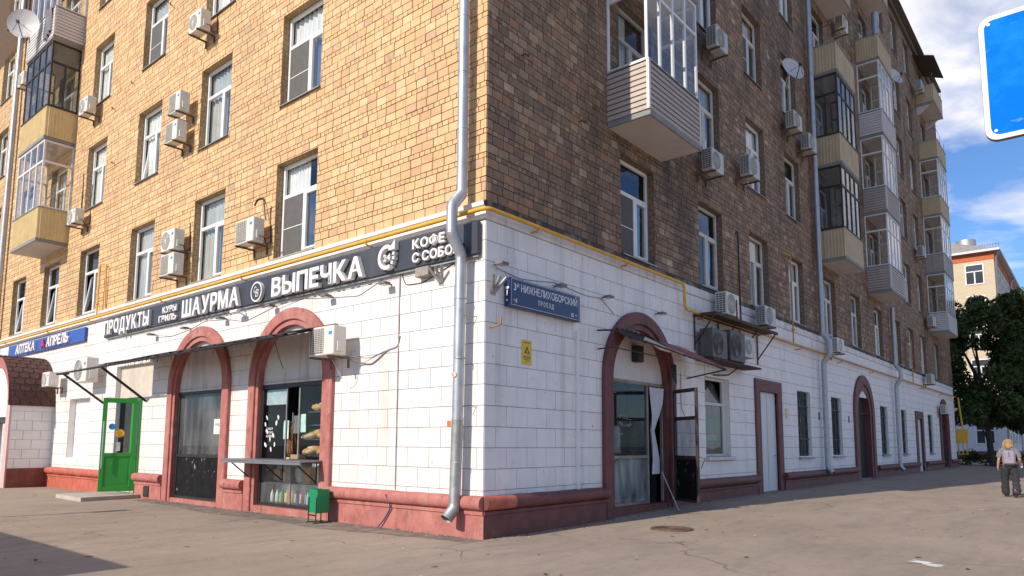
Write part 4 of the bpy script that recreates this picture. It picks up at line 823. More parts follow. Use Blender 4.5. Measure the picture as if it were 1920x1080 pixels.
# white curtain drawn into the doorway
st = []
for i in range(25):
    k = i/24; v = 2.78-1.93*k; wd = (.62, .55, .34, .14, .22, .33, .38); x = k*6; j = min(5, int(x)); ww = wd[j]+(wd[j+1]-wd[j])*(x-j); off = (0, .02, .06, .02, .06, .08, .05); oo = off[j]+(off[j+1]-off[j])*(x-j)
    st.append([(5.56+oo+ww*m_/12, v, -.04+.03*math.sin(m_*1.7+k*3)) for m_ in range(13)])
tag(MB().sweep(st, sm=True).build('door_curtain', pm('white_cloth', (.62, .62, .66), .9, var=.05), None, FR), 'crumpled white curtain hanging in the open arched doorway', 'curtain')
# leaning stick
tag(MB().tube([(0, 0, .0), (-.36, -.06, .82)], .013, 6).build('door_stick', pm('grey_stick', (.5, .5, .5), .5), None, Matrix.Translation((.42, 5.95, gz(.4, 5.9)))), 'thin pale stick propped below the doorway curtain', 'stick')
# open door leaf (wire-glass, dark frame), swung out
hinge = Matrix.Translation((.13, 6.40, .25)) @ Matrix.Rotation(math.radians(-33), 4, 'Z') @ FL
Wd, Hd = .98, 2.5; lf = MB()
for a, b, c0, e in ((0, .05, 0, Hd), (Wd-.06, Wd, 0, Hd), (.05, Wd-.06, 0, .06), (.05, Wd-.06, Hd-.08, Hd), (.05, Wd-.06, .93, 1.01), (.05, Wd-.06, 1.80, 1.88)): lf.cbox(a, b, c0, e, -.03, .03, .006)
dl = lf.build('door', pm('brown_door_frame', (.05, .035, .03), .5, var=.3), BLD, hinge)
sheetpart('pane', Matrix(), .05, Wd-.06, 1.01, 1.80, 0, glass('grey_door_glass', (.6, .62, .64), .7, 1.5, opac=.35, ocol=(.3, .31, .33)), dl)
sheetpart('lower_panel', Matrix(), .05, Wd-.06, .06, .93, 0, M_blackold, dl)
MB().tube([(Wd+.0, 1.0, 0), (Wd+.25, .95, 0), (Wd+.1, .75, 0)], .008, 5).build('door_stay', M_black, dl)
# small white window right of the door
fr = MB(); a, b, z0, z1 = 8.35, 9.86, 1.2, 3.24
for p_, q_, r_, s_ in ((a, a+.07, z0, z1), (b-.25, b-.18, z0, z1), (a+.07, b-.25, z0, z0+.07), (a+.07, b-.25, z1-.07, z1), (a+.07, b-.25, 2.52, 2.6)): fr.cbox(p_, q_, r_, s_, -.15, -.08, .008)
fr.box(b-.18, b, z0, z1, -.14, -.1); w_ = fr.build('window', M_oldpvc, BLD, FR)
sheetpart('pane', Matrix(), a+.07, b-.25, z0+.07, 2.52, -.12, M_glassd, w_); sheetpart('curtain', Matrix(), a, b, z0, z1, -.45, pm('dim_blind', (.16, .17, .18), .9), w_)
MB().add([(a+.07, 2.6, -.12), (b-.25, 2.6, -.12), (b-.25, z1-.07, -.30), (a+.07, z1-.07, -.30)], [(0, 1, 2, 3)]).build('tilted_pane', M_glassd, w_)
MB().box(a+.1, b-.5, 1.62, 1.76, -.2, -.16).build('blue_strip', pm('blue_strip', (.05, .3, .5), .5), w_)
MB().cbox(a-.05, b+.1, z0-.09, z0, -.14, .12, .01).build('sill', M_oldpvc, w_)
# flat doors in dark surrounds
def flat_door(F, a, b, z0, z1, sur, mat, fm, handle=True, base=.0):
    q = MB(); q.cbox(a-sur, a, base-.1, z1+sur, -.05, .07, .012); q.cbox(b, b+sur, base-.1, z1+sur, -.05, .07, .012); q.cbox(a, b, z1, z1+sur, -.05, .068, .012); q.build('door_surround', fm, BLD, F)
    o = MB().cbox(a+.01, b-.01, z0, z1, -.1, -.04, .006).build('door', mat, BLD, F)
    m_ = (a+b)/2; MB().box(m_-.006, m_+.006, z0+.05, z1-.05, -.041, -.036).box(a+.12, a+.135, z0+.9, z0+1.7, -.041, -.036).build('door_seam', M_joint, o)
    MB().tube([(b-.12, z0+1.05, -.04), (b-.12, z0+1.05, 0), (b-.25, z0+1.05, 0)], .012, 6).build('handle', M_galvold, o)
M_wdoor = pm('white_steel_door', (.64, .64, .66), .5, var=.04, dirt=((.35, .32, .3), .4, (.55, .8), 3))
flat_door(FR, 12.0, 13.45, .14, 3.08, .36, M_wdoor, M_pink_shaded); flat_door(FR, 34.75, 36.0, .14, 2.96, .42, M_wdoor, M_pink_shaded)
# barred windows
def barred(a, b, z0, z1):
    o = MB().cbox(a, a+.06, z0, z1, -.18, -.12, .006).cbox(b-.06, b, z0, z1, -.18, -.12, .006).cbox(a+.06, b-.06, z1-.06, z1, -.18, -.12, .006).cbox(a+.06, b-.06, z0, z0+.06, -.18, -.12, .006).cbox((a+b)/2-.03, (a+b)/2+.03, z0+.06, z1-.06, -.18, -.13, .006).build('window', M_darkfr, BLD, FR)
    for p_, q_ in ((a+.06, (a+b)/2-.03), ((a+b)/2+.03, b-.06)): sheetpart('pane', Matrix(), p_, q_, z0+.06, z1-.06, -.15, M_glassd, o)
    n = int((b-a)/.13); 
    for i in range(1, n):
        u = a+(b-a)*i/n; p = [(u+.025*math.sin(k*1.57+i*3.14), z0+.03+(z1-z0-.06)*k/16, -.07) for k in range(17)]
        MB().tube(p, .009, 5).build('bar', M_darkfr, o)
    MB().box(a, b, z0+.55, z0+.58, -.085, -.055).box(a, b, z1-.5, z1-.47, -.085, -.055).build('crossbar', M_darkfr, o)
    MB().add([(a-.05, z0-.01, -.15), (b+.05, z0-.01, -.15), (b+.05, z0-.05, .1), (a-.05, z0-.05, .1), (a-.05, z0-.09, .1), (b+.05, z0-.09, .1)], [(3, 2, 1, 0), (5, 2, 3, 4)]).build('sill', M_galvold, o)
for h in (GR[2], GR[3], GR[4], GR[5], GR[7]): barred(*h)
# dark grilles in the far arches
for c, s, ro, rm, ri in ARR[1:]:
    o = tymp(FR, c, s, ri, .1, -.2, pm('dark_gate', (.025, .018, .016), .6), 'gate_panel')
    for i in range(1, 12):
        u = c-ri+2*ri*i/12; h = s+math.sqrt(max(0, ri*ri-(u-c)**2)); MB().tube([(u, .1, -.15), (u, h, -.15)], .012, 5).build('bar', M_darkfr, o)
    MB().box(c-ri, c+ri, -.1, .16, -.2, .0).build('threshold', M_slab, BLD, FR)

# ------------------------------------------------------------------ air conditioners
ACM = {}
def ac_meshes(w, h, d_, tone, sq=False):
    key = (w, h, d_, tone, sq)
    if key in ACM: return ACM[key]
    m_ = M_ac if tone == 0 else pm('ac_casing_shaded', (.11, .105, .10), .6, var=.15, dirt=((.05, .045, .04), .6, (.45, .75), 3)) if tone == 2 else pm('ac_casing_grey', (.52, .52, .50), .45, var=.06, dirt=((.25, .21, .17), .5, (.5, .8), 3))  # darkest tone puts the shade under the shelf into the casing colour
    cs = MB().cbox(0, w, 0, h, 0, d_, .015).mesh('casing', m_)
    cx, cy, R_ = w*.36, h*.5, min(h*.44, w*.32); g_ = MB(); n = 26
    g_.disc((cx, cy, d_+.002), R_, n); dk = g_.mesh('fan_opening', M_acdark)
    g2 = MB()
    for k in range(1, 7): g2.ring((cx, cy), R_*k/6-.006, R_*k/6+.004, d_+.003, d_+.016, 22)
    for k in range(8): a = k*math.pi/8; g2.box(0, 0, 0, 0, 0, 0) if False else g2.tube([(cx-R_*math.cos(a), cy-R_*math.sin(a), d_+.012), (cx+R_*math.cos(a), cy+R_*math.sin(a), d_+.012)], .004, 4)
    if sq:      # square mesh guard instead of rings
        g_ = MB(); g_.box(w*.05, w*.60, h*.07, h*.93, d_+.001, d_+.003); dk = g_.mesh('fan_opening', pm('ac_mesh_back', (.20, .185, .16), .6, var=.15)); g2 = MB()
        for k in range(1, 13): z = h*(.07+.86*k/13); g2.box(w*.05, w*.60, z-.004, z+.004, d_+.006, d_+.012)
        for k in range(6): z = w*(.05+.55*k/5); g2.box(z-.004, z+.004, h*.07, h*.93, d_+.012, d_+.018)
    gr = g2.mesh('fan_guard', m_)
    fb = MB()
    for k in range(3):
        a = k*2.094+.4; fb.add([(cx, cy, d_+.0035), (cx+R_*.9*math.cos(a), cy+R_*.9*math.sin(a), d_+.0035), (cx+R_*.85*math.cos(a+.7), cy+R_*.85*math.sin(a+.7), d_+.006), (cx+R_*.3*math.cos(a+.9), cy+R_*.3*math.sin(a+.9), d_+.005)], [(0, 1, 2, 3)])
    fb = fb.mesh('fan_blade', pm('fan_grey', (.3, .3, .3), .5))
    fn = MB(); ns = 9
    fn.add([(-.001, h*.06, d_*.1), (-.001, h*.94, d_*.1), (-.001, h*.94, d_*.9), (-.001, h*.06, d_*.9)], [(0, 1, 2, 3)])
    fins = fn.mesh('coil', M_acdark); f2 = MB()
    for k in range(ns+1): z = h*(.06+.88*k/ns); f2.box(-.012, -.002, z-.008, z+.008, d_*.08, d_*.92)
    for k in range(4): z = d_*(.1+.8*k/3); f2.box(-.012, -.002, h*.06, h*.94, z-.006, z+.006)
    cg = f2.mesh('side_guard', m_)
    sp = MB().cbox(w, w+.03, h*.12, h*.46, d_*.25, d_*.75, .008).mesh('service_cover', m_)
    lg = MB().box(w*.80, w*.93, h*.68, h*.80, d_+.001, d_+.003).mesh('maker_plate', pm('plate_blue', (.05, .25, .6), .4) if tone == 0 else M_acdark)
    br = MB()
    br.box(0, .035, -.05, -.012, -.17, d_+.05); br.box(0, .035, -.22, -.05, -.17, -.135)
    ACM[key] = (cs, dk, gr, fb, fins, cg, sp, lg, br.mesh('bracket', pm('bracket_steel', (.12, .08, .06), .7, var=.4, scale=15))); return ACM[key]
def ac(F, u, v, label, w=.76, h=.55, d_=.29, w0=.18, tone=0, sq=False, group='air conditioners on the walls', bracket=True, plate=True, cable=0):
    t = thing('air_conditioner', label, 'air conditioner', F @ T(u, v, w0), group)
    cs, dk, gr, fb, fins, cg, sp, lg, br = ac_meshes(w, h, d_, tone, sq)
    put('casing', cs, t); o = put('fan_opening', dk, t); put('fan_guard', gr, o); None if sq else put('fan_blade', fb, o); put('coil', fins, t); put('side_guard', cg, t); put('service_cover', sp, t)
    if plate: put('maker_plate', lg, t)
    if bracket:
        for x in (w*.12, w*.82): put('bracket', br, t, T(x, 0, 0))
    if cable:
        q = MB(); pth = [(w+.02, h*.25, d_*.5), (w+.14, h*.15, d_*.3), (w+.10, -.05, .0), (w+.02, h*.1, -w0+.02), (w-.05, h+.2, -w0+.02), (w-.02, h+cable, -w0+.015)]
        q.tube(pth, .014, 6); q.build('hose', M_black, t)
    return t
ac(FL, -4.08, 3.16, 'cream air conditioner at the right end of the long shop awning', .78, .56, .30, .28, sq=True)
ac(FL, -7.33, 5.98, 'white air conditioner left of the nearest second-floor window', .76, .56, .28, sq=True, cable=.35)
ac(FL, -11.18, 6.48, 'white air conditioner directly above another, below the gas pipe windows', .72, .56, .28, .17, cable=.2)
ac(FL, -11.16, 5.82, 'white air conditioner directly below another, just over the long sign', .74, .57, .28, .17, sq=True)
ac(FL, -11.17, 10.28, 'air conditioner on the upper of two brackets between third-floor windows', .62, .56, .28, .2, sq=True)
ac(FL, -11.27, 9.49, 'air conditioner on the lower of two brackets between third-floor windows', .64, .56, .28, .2, sq=True)
ac(FL, -10.25, 12.24, 'rusty-bottomed air conditioner at the top of the sunny wall', .62, .55, .28, .2, cable=.3)
ac(FL, -17.98, 12.33, 'air conditioner beside the dark-framed balcony on the sunny wall', .68, .56, .28, .2)
ac(FL, -18.3, 8.62, 'air conditioner just below a third-floor window near the lower yellow balcony', .68, .5, .28, .2, cable=.9)
ac(FL, -16.42, 3.28, 'big cream air conditioner above the awning frame left end', .98, .74, .34, .22, bracket=False)
ac(FL, -19.24, 3.29, 'small cream air conditioner next to the shingled porch roof', .62, .48, .30, .25)
ac(FL, -25.2, 15.72, 'air conditioner left of the dark-framed balcony by the far downpipe', .65, .56, .28, .2)
ac(FR, 8.78, 4.86, 'cream air conditioner standing on the rusty shelf above the side entrance', .82, .60, .32, .15, bracket=False, plate=False)
ac(FR, 11.45, 4.95, 'air conditioner on the white band just right of the rusty shelf', .82, .55, .30, .2, 1, plate=False)
ac(FR, 7.80, 3.64, 'grey air conditioner under the rusty shelf, nearest the corrugated awning', .90, .74, .34, .15, 2, bracket=False, plate=False)
ac(FR, 8.86, 3.66, 'large grey air conditioner under the middle of the rusty shelf', .95, .80, .36, .15, 2, bracket=False, plate=False)
ac(FR, 9.98, 3.86, 'small pale air conditioner under the far end of the rusty shelf', .62, .58, .30, .15, 1, bracket=False, plate=False)
ac(FR, 10.62, 9.16, 'air conditioner hanging in front of a third-floor window, shady side', .78, .60, .30, .2, 1, plate=False)
ac(FR, 8.06, 8.52, 'air conditioner just below the far end of the nearest siding balcony', .72, .58, .30, .2, 1, plate=False)
ac(FR, 14.75, 12.1, 'air conditioner under the satellite dish beside the first shady downpipe', .80, .56, .30, .2, 1, plate=False)
ac(FR, 16.3, 11.85, 'air conditioner half hidden behind the first shady downpipe', .8, .56, .30, .2, 1, plate=False)
ac(FR, 8.55, 12.1, 'dark grey air conditioner near the top right of the nearest siding balcony', .76, .6, .30, .2, 1, plate=False)
ac(FR, 18.6, 4.9, 'air conditioner beside the bend of the first shady downpipe', .85, .52, .30, .2, 0, plate=False)
ac(FR, 21.6, 18.9, 'air conditioner high between the two yellow open balconies', .8, .6, .3, .2, 0, plate=False)
ac(FR, 36.7, 12.3, 'air conditioner below the window by the far balcony stack', .85, .6, .3, .2, 1, plate=False)
ac(FR, 38.6, 8.5, 'air conditioner beside the lowest far balcony', .85, .6, .3, .2, 0, plate=False)
ac(FR, 37.0, 5.0, 'air conditioner at the far end of the white band', .85, .55, .3, .2, 0, plate=False)
ac(FR, 41.0, 3.45, 'air conditioner fixed on the last maroon arch', .9, .55, .3, .2, 0, plate=False)
ac(FR, 38.9, 23.2, 'air conditioner under the dark canopy of the topmost far balcony', .85, .6, .3, .3, 1, plate=False)
# rusty shelf
M_shelf = pm('sooty_rust', (.085, .045, .03), .85, var=.4, scale=9, dirt=((.03, .022, .02), .7, (.45, .65), 5, (1, 1, 1)))
t = thing('rusty_shelf', 'rusty steel shelf with struts carrying an air conditioner', 'shelf', FR @ T(7.75, 4.70, 0))
MB().box(0, 4.3, .03, .06, 0, .62).box(0, 4.3, -.02, .03, .58, .62).box(0, .04, -.02, .03, 0, .58).build('plate', M_shelf, t)
for u in (.02, 1.45, 2.9, 4.2): MB().tube([(u, 0, .58), (u, -.72, .03)], .02, 6).tube([(u, 0, .04), (u, -.85, .04)], .02, 6).build('strut', M_shelf, t)
MB().tube([(1.35, 0, .6), (1.35, .55, .6)], .02, 6).build('upright', M_rust, t)
q = MB().box(0, 3.1, -1.12, -1.08, .05, .55)
q.build('lower_rail', M_shelf, t)

# ------------------------------------------------------------------ pipes
def bendpath(pts, rad=.08, n=5):
    P = [Vector(p) for p in pts]; out = [P[0]]
    for i in range(1, len(P)-1):
        a = (P[i-1]-P[i]).normalized(); b = (P[i+1]-P[i]).normalized(); r_ = min(rad, (P[i-1]-P[i]).length*.45, (P[i+1]-P[i]).length*.45)
        p0, p1 = P[i]+a*r_, P[i]+b*r_
        for k in range(n+1): t_ = k/n; out.append(p0*(1-t_)**2+P[i]*2*t_*(1-t_)+p1*t_**2)
    return out+[P[-1]]
t = thing('gas_pipe', 'yellow gas pipe running above the shop signs and around the building corner', 'pipe', Matrix())
MB().tube(bendpath([(-34, -.17, 5.33), (.17, -.17, 5.36), (.17, 6.97, 5.36), (.17, 7.0, 4.75), (.17, 12.0, 4.76)], .14), .037, 12).build('pipe_run', M_yellow, t)
MB().tube([(.17, 12.0, 4.76), (.17, 47.2, 4.80)], .037, 12).build('pipe_run', M_yellowR, t)
for x in (-2.9, -7.45, -11.6, -16.6, -20.3, -25): MB().tube([(x, 0, 5.26), (x, -.13, 5.26), (x, -.2, 5.29), (x, -.21, 5.36)], .016, 6).build('bracket', M_yellow, t)
for y in (1.2, 4.3, 8.0, 15.4, 20.2, 25, 30, 36, 42): MB().tube([(0, y, 5.28 if y < 7 else 4.66), (.16, y, 5.28 if y < 7 else 4.66), (.19, y, 5.34 if y < 7 else 4.72)], .018, 6).build('bracket', M_yellowR, t)
MB().tube(bendpath([(-16.05, -.17, 5.33), (-16.05, -.17, 7.0), (-15.75, -.1, 7.0), (-15.75, -.05, 5.6)], .08), .024, 8).ell((-16.05, -.17, 5.75), .05, .05, .05).build('riser', M_yellow, t)
MB().tube(bendpath([(.15, 14.85, 4.76), (.15, 14.85, 7.72), (.1, 14.3, 7.72)], .08), .026, 8).ell((.15, 14.85, 5.25), .06, .05, .05).build('riser', M_yellowR, t)
MB().tube(bendpath([(.15, 33.7, 4.78), (.15, 33.7, 7.1), (.1, 33.2, 7.1)], .08), .026, 8).ell((.15, 33.7, 5.25), .06, .05, .05).build('riser', M_yellowR, t)
# yellow gas cabinet at the far corner
t = thing('gas_cabinet', 'yellow gas regulator cabinet with risers at the far building end', 'cabinet', Matrix.Translation((.3, 47.75, 0)))
MB().cbox(-.35, .38, -.1, .3, 1.72, 2.65, .02).build('box', M_yellow, t)
for x in (-.2, .05, .3): MB().tube([(x, .1, 1.72), (x, .1, .95)], .035, 8).build('leg_pipe', M_yellow, t)
MB().tube([(-.2, .1, .97), (.3, .1, .97)], .03, 8).build('cross_pipe', M_yellow, t); MB().tube([(.1, .15, 2.65), (-.05, .1, 4.8)], .05, 8).build('riser', M_yellow, t)
# downpipes
def downpipe(F, u, top, foot, label, off=.2, bend=.42, r_=.093, zb=(5.72, 5.42, 4.95, 4.65), lower=M_galv, tilt=-.06):
    t = thing('downpipe', label, 'downpipe', F @ T(u, 0, 0), 'galvanised downpipes')
    z = top; segs = []
    MB().tube([(0, zb[0], off), (0, top, off)], r_, 18).build('upper_pipe', M_galv, t)
    MB().tube([(0, zb[0]+.02, off), (0, zb[0]-.04, off+.015), (0, zb[1]+.02, bend-.01), (0, zb[1]-.06, bend)], r_*1.03, 18).tube([(0, zb[1], bend), (0, zb[2], bend)], r_, 18).tube([(0, zb[2]+.05, bend), (0, zb[2]-.02, bend-.01), (0, zb[3]+.03, off+.02), (0, zb[3]-.05, off)], r_*1.03, 18).build('swan_neck', M_galv, t)
    MB().tube([(0, zb[3], off), (tilt*.5, 1.9, off)], r_, 18).build('middle_pipe', M_galv, t)
    MB().tube([(tilt*.5, 1.92, off), (tilt, foot+.25, off+.01), (tilt, foot+.15, off+.03), (tilt-.03, foot, off+.17)], [r_*1.05, r_*1.0, r_*1.04, r_*1.08], 18, cap=False).build('foot_pipe', lower, t)
    zz = top
    j = MB()
    while zz > zb[0]+.2: j.ring((0, 0), r_*.99, r_*1.06, -.012, .012, 18); jm = [(x, z_+zz, y+off) for x, y, z_ in j.v]; zz -= 1.02; j2 = MB(); j2.add(jm, j.f); j2.build('joint_band', M_galv, t); j = MB()
    for zz in (3.9, 2.9, 1.9, 1.2):
        j = MB(); j.ring((0, 0), r_*.99, r_*1.07, -.012, .012, 18); j2 = MB(); j2.add([(x+tilt*.5*(zz < 2), z_+zz, y+off) for x, y, z_ in j.v], j.f); j2.build('joint_band', M_galv, t)
    for zz in (top-1.4, 7.4, 3.6, 2.1): MB().tube([(r_*.9, zz, off), (r_+.10, zz, .0)], .008, 5).build('wall_hook', M_galvold, t)
    return t
downpipe(FL, -.35, 15, .30, 'tall galvanised downpipe beside the near building corner', .22, .45, lower=M_galvold)
downpipe(FR, 17.85, ROOF, .55, 'galvanised downpipe left of the dark-glazed balconies', .2, .42, zb=(5.5, 5.2, 4.75, 4.45))
downpipe(FR, 29.35, 8.2, .35, 'galvanised downpipe right of the far maroon arched gate', .2, .42, zb=(5.4, 5.1, 4.7, 4.4))
t = thing('downpipe', 'galvanised downpipe at the far left of the sunny wall', 'downpipe', FL @ T(-26.4, 0, 0), 'galvanised downpipes')
MB().tube([(0, 5.8, .2), (0, 22, .2)], .105, 14).build('upper_pipe', M_galv, t); MB().tube([(0, 5.8, .2), (0, 5.4, .4), (0, 4.9, .4), (0, 4.6, .2), (0, .4, .2)], .105, 14).build('lower_pipe', M_galv, t)
for (dx, dy, z) in ((-.60, -.345, 1.62),): tag(MB().box(-.03, .03, -.01, .01, -.05, .05).build('orange_sticker', pm('orange_vinyl', (.75, .16, .04), .5), None, Matrix.Translation((-.485, -.31, 1.82)) @ Matrix.Rotation(.5, 4, 'Z')), 'small orange sticker on the near downpipe', 'sticker')
q = MB(); q.disc((0, 0, 0), .045, 16); tag(q.build('round_sticker', pm('red_white_sticker', (.75, .3, .22), .5, dirt=((.85, .8, .75), 1, (.5, .55), 40, (1, 1, 1))), None, Matrix.Translation((-.37, -.33, 2.62)) @ Matrix.Rotation(.25, 4, 'Z') @ FL), 'small round red and white sticker on the near downpipe', 'sticker')

# ------------------------------------------------------------------ lettering
def word(txt, parent, u0, v0, width, height, w0, ext, mat, bold=.03, gap=.09, name='letter', side=None, space=.35, italic=0, joined=False):
    ms = []; x = 0
    for ch in txt:
        if ch == ' ': x += space; ms.append(None); continue
        co, fs_ = GLY[(ch, .032 if bold > .018 else .012 if bold > .006 else .0)]; co = co.copy(); a, b = co[:, 0].min(), co[:, 0].max(); co[:, 0] += x-a; x += b-a+gap; ms.append((fs_, co))
    sx_ = width/(x-gap); sy_ = height/.73
    if joined: V, Fc = [], []
    for q in ms:
        if q is None: continue
        fs_, co = q; co[:, 0] = co[:, 0]*sx_+co[:, 1]*sy_*italic+u0; co[:, 1] = co[:, 1]*sy_+v0; co[:, 2] = co[:, 2]*ext+w0+ext/2
        if joined:
            b = len(V); V += [tuple(p) for p in co]; Fc += [[b+i for i in p] for p in fs_]
        else:
            m_ = MB(); m_.add([tuple(p) for p in co], fs_); m_.build(name, mat, parent)
    if joined: m_ = MB(); m_.add(V, Fc); return m_.build(name, mat, parent)
M_let = pm('sign_letter_white', (.80, .77, .75), .45, var=.03)
M_board = pm('sign_board_grey', (.040, .044, .055), .45, var=.08, scale=1.5, dirt=((.10, .10, .11), .5, (.5, .75), 2))
t = thing('shop_sign', 'long dark grey shop sign board with raised white lettering', 'sign', FL @ T(0, 0, 0))
MB().cbox(-15.5, -.07, 4.64, 5.20, .03, .12, .01).build('board', M_board, t)
MB().box(-15.45, -.1, 4.6, 4.64, .03, .08).build('rail', M_galvold, t)
X = .15
word('ПРОДУКТЫ', t, -15.28, 4.71, 3.05, .39, .125, .09, M_let, .035, gap=.13)
word('КУРЫ', t, -11.48, 4.93, .80, .16, .125, .06, M_let, .03); word('ГРИЛЬ', t, -11.68, 4.70, 1.0, .16, .125, .06, M_let, .03)
word('ШАУРМА', t, -10.28, 4.68, 2.78, .42, .125, .10, M_let, .035)
word('ВЫПЕЧКА', t, -6.10, 4.68, 3.15, .39, .125, .11, M_let, .035)
word('КОФЕ', t, -1.60, 4.96, .82, .165, .125, .07, M_let, .035); word('С СОБОЙ', t, -1.60, 4.71, 1.20, .165, .125, .07, M_let, .035, space=.22)
em = MB(); em.ring((0, 0), 0.0, .23, 0, .08, 28); e = em.build('emblem', M_let, t, T(-6.76, 4.88, .125)); MB().ring((0, 0), .0, .195, .0805, .083, 28).build('emblem_field', M_board, e)
word('С', e, -.10, -.02, .09, .14, .083, .004, M_let, .0, name='emblem_letter', italic=.2); word('В', e, -.02, -.12, .11, .17, .083, .004, M_let, .0, name='emblem_letter', italic=.2)
em = MB().ring((0, 0), .165, .235, 0, .10, 30, 0, math.radians(62), math.radians(298)).prism([(.05, .12), (.235, .12), (.235, .30)], 0, .10)
for a in (-12, -38, 12): em.cbox(.2*math.cos(math.radians(a))-.03, .2*math.cos(math.radians(a))+.03, .2*math.sin(math.radians(a))-.03, .2*math.sin(math.radians(a))+.03, 0, .1, .005)
e = em.build('round_arrow', M_let, t, T(-2.27, 4.92, .125)); word('24', e, -.115, -.065, .2, .13, .0, .08, M_let, .02, name='numeral')
t = thing('pharmacy_sign', 'blue pharmacy sign board with raised white letters at far left', 'sign', FL @ T(0, 0, 0))
MB().cbox(-24.8, -17.1, 4.70, 5.15, .03, .11, .01).build('board', pm('pharmacy_blue', (.032, .085, .36), .45, var=.05), t)
word('АПТЕКА', t, -23.7, 4.77, 2.1, .31, .115, .07, M_let, .03, italic=.12); word('АПРЕЛЬ', t, -20.4, 4.78, 2.05, .31, .115, .07, M_let, .03, italic=.12)
word('A', t, -20.95, 4.78, .34, .30, .115, .06, pm('pharmacy_red', (.55, .03, .06), .4), .03)
# street name plate
t = thing('street_name_plate', 'dark blue street name plate with white lettering near the corner', 'sign', FR @ T(.46, 3.82, 0))
M_navy = pm('street_sign_blue', (.010, .030, .115), .35, var=.05)
MB().cbox(0, 2.1, 0, .50, .03, .15, .008).build('plate', M_navy, t)
MB().box(.04, 2.06, .478, .484, .1505, .152).box(.04, 2.06, .03, .036, .1505, .152).box(.04, .046, .036, .478, .1505, .152).box(2.054, 2.06, .036, .478, .1505, .152).build('border_line', M_let, t)
M_lets = pm('street_letter_white', (.72, .72, .74), .5)
word('3', t, .10, .29, .07, .125, .1505, .002, M_lets, .01, joined=True, name='lettering'); word('Й', t, .185, .35, .06, .055, .1505, .002, M_lets, .01, joined=True, name='lettering')
word('НИЖНЕЛИХОБОРСКИЙ', t, .30, .285, 1.70, .135, .1505, .002, M_lets, .012, joined=True, name='lettering'); word('ПРОЕЗД', t, .78, .125, .47, .085, .1505, .002, M_lets, .008, gap=.3, joined=True, name='lettering')
word('1', t, .16, .08, .03, .07, .1505, .002, M_lets, .008, joined=True, name='lettering'); word('15', t, 1.80, .07, .085, .07, .1505, .002, M_lets, .008, joined=True, name='lettering')
for k in (.09, .125): MB().prism([(k, .115), (k+.022, .10), (k+.022, .13)], .1505, .152).box(k+.02, k+.032, .111, .119, .1505, .152).build('arrow', M_lets, t)
for k in (1.93, 1.965): MB().prism([(k+.034, .105), (k+.012, .12), (k+.012, .09)], .1505, .152).box(k, k+.014, .101, .109, .1505, .152).build('arrow', M_lets, t)
MB().box(-.0015, -.0005, .30, .34, .05, .13).box(-.0015, -.0005, .18, .28, .075, .10).box(-.0015, -.0005, .09, .12, .07, .105).build('side_mark', M_lets, t)
# yellow warning plate
t = thing('warning_plate', 'small upright yellow warning plate with black triangle', 'sign', FR @ T(.95, 2.88, 0))
MB().cbox(0, .27, 0, .43, .013, .025, .004).build('plate', pm('warning_yellow', (.72, .47, .02), .45), t)
MB().prism([(.06, .20), (.21, .20), (.135, .33)], .0255, .0265).build('triangle', M_black, t); MB().prism([(.115, .215), (.165, .215), (.15, .25), (.14, .275), (.125, .25)], .0266, .0275).build('pictogram', pm('warning_yellow', (.72, .47, .02), .45), t)
word('ВНИМАНИЕ', t, .05, .375, .17, .022, .0255, .001, M_black, .0, joined=True, name='lettering')
q = MB()
for i, (a, b) in enumerate(((.035, .235), (.045, .225), (.06, .21), (.085, .185))): 
    x = a
    while x < b-.01: L_ = random.uniform(.012, .04); q.box(x, min(x+L_, b), .135-i*.026, .147-i*.026, .0255, .0265); x += L_+.008
q.build('small_print', M_black, t)
for (u, z, lab) in ((14.2, 2.35, 'tiny yellow plate right of the nearer white door'),): tag(MB().cbox(0, .18, 0, .32, .012, .02, .003).build('small_plate', pm('warning_yellow', (.72, .47, .02), .45), None, FR @ T(u, z)), lab, 'sign')
tag(MB().cbox(0, .12, 0, .28, .012, .02, .003).build('small_plate', pm('warning_yellow', (.72, .47, .02), .45), None, FL @ T(-15.3, 2.35)), 'tiny yellow plate left of the green door', 'sign')
for u, lab in ((17.6, 'left of the first shady downpipe foot'), (21.4, 'left of the far arched gate')): tag(MB().cbox(0, .16, 0, .26, .012, .03, .004).build('number_plate', M_navy, None, FR @ T(u, 2.4)), 'tiny dark plate on the white wall '+lab, 'sign')
word('САМАЯ', kw, -6.55, 1.78, .25, .05, -.081, .001, M_let, .01, joined=True, name='lettering'); word('ВКУСНАЯ', kw, -6.55, 1.70, .25, .05, -.081, .001, M_let, .01, joined=True, name='lettering'); word('ШАУРМА', kw, -6.55, 1.62, .25, .05, -.081, .001, M_let, .01, joined=True, name='lettering')
rn = [o for o in bpy.data.objects if o.name.startswith('rent_notice')][0]; word('Аренда', rn, -9.55+.69, 1.90, .28, .09, -.080, .001, M_black, .0, joined=True, name='lettering')

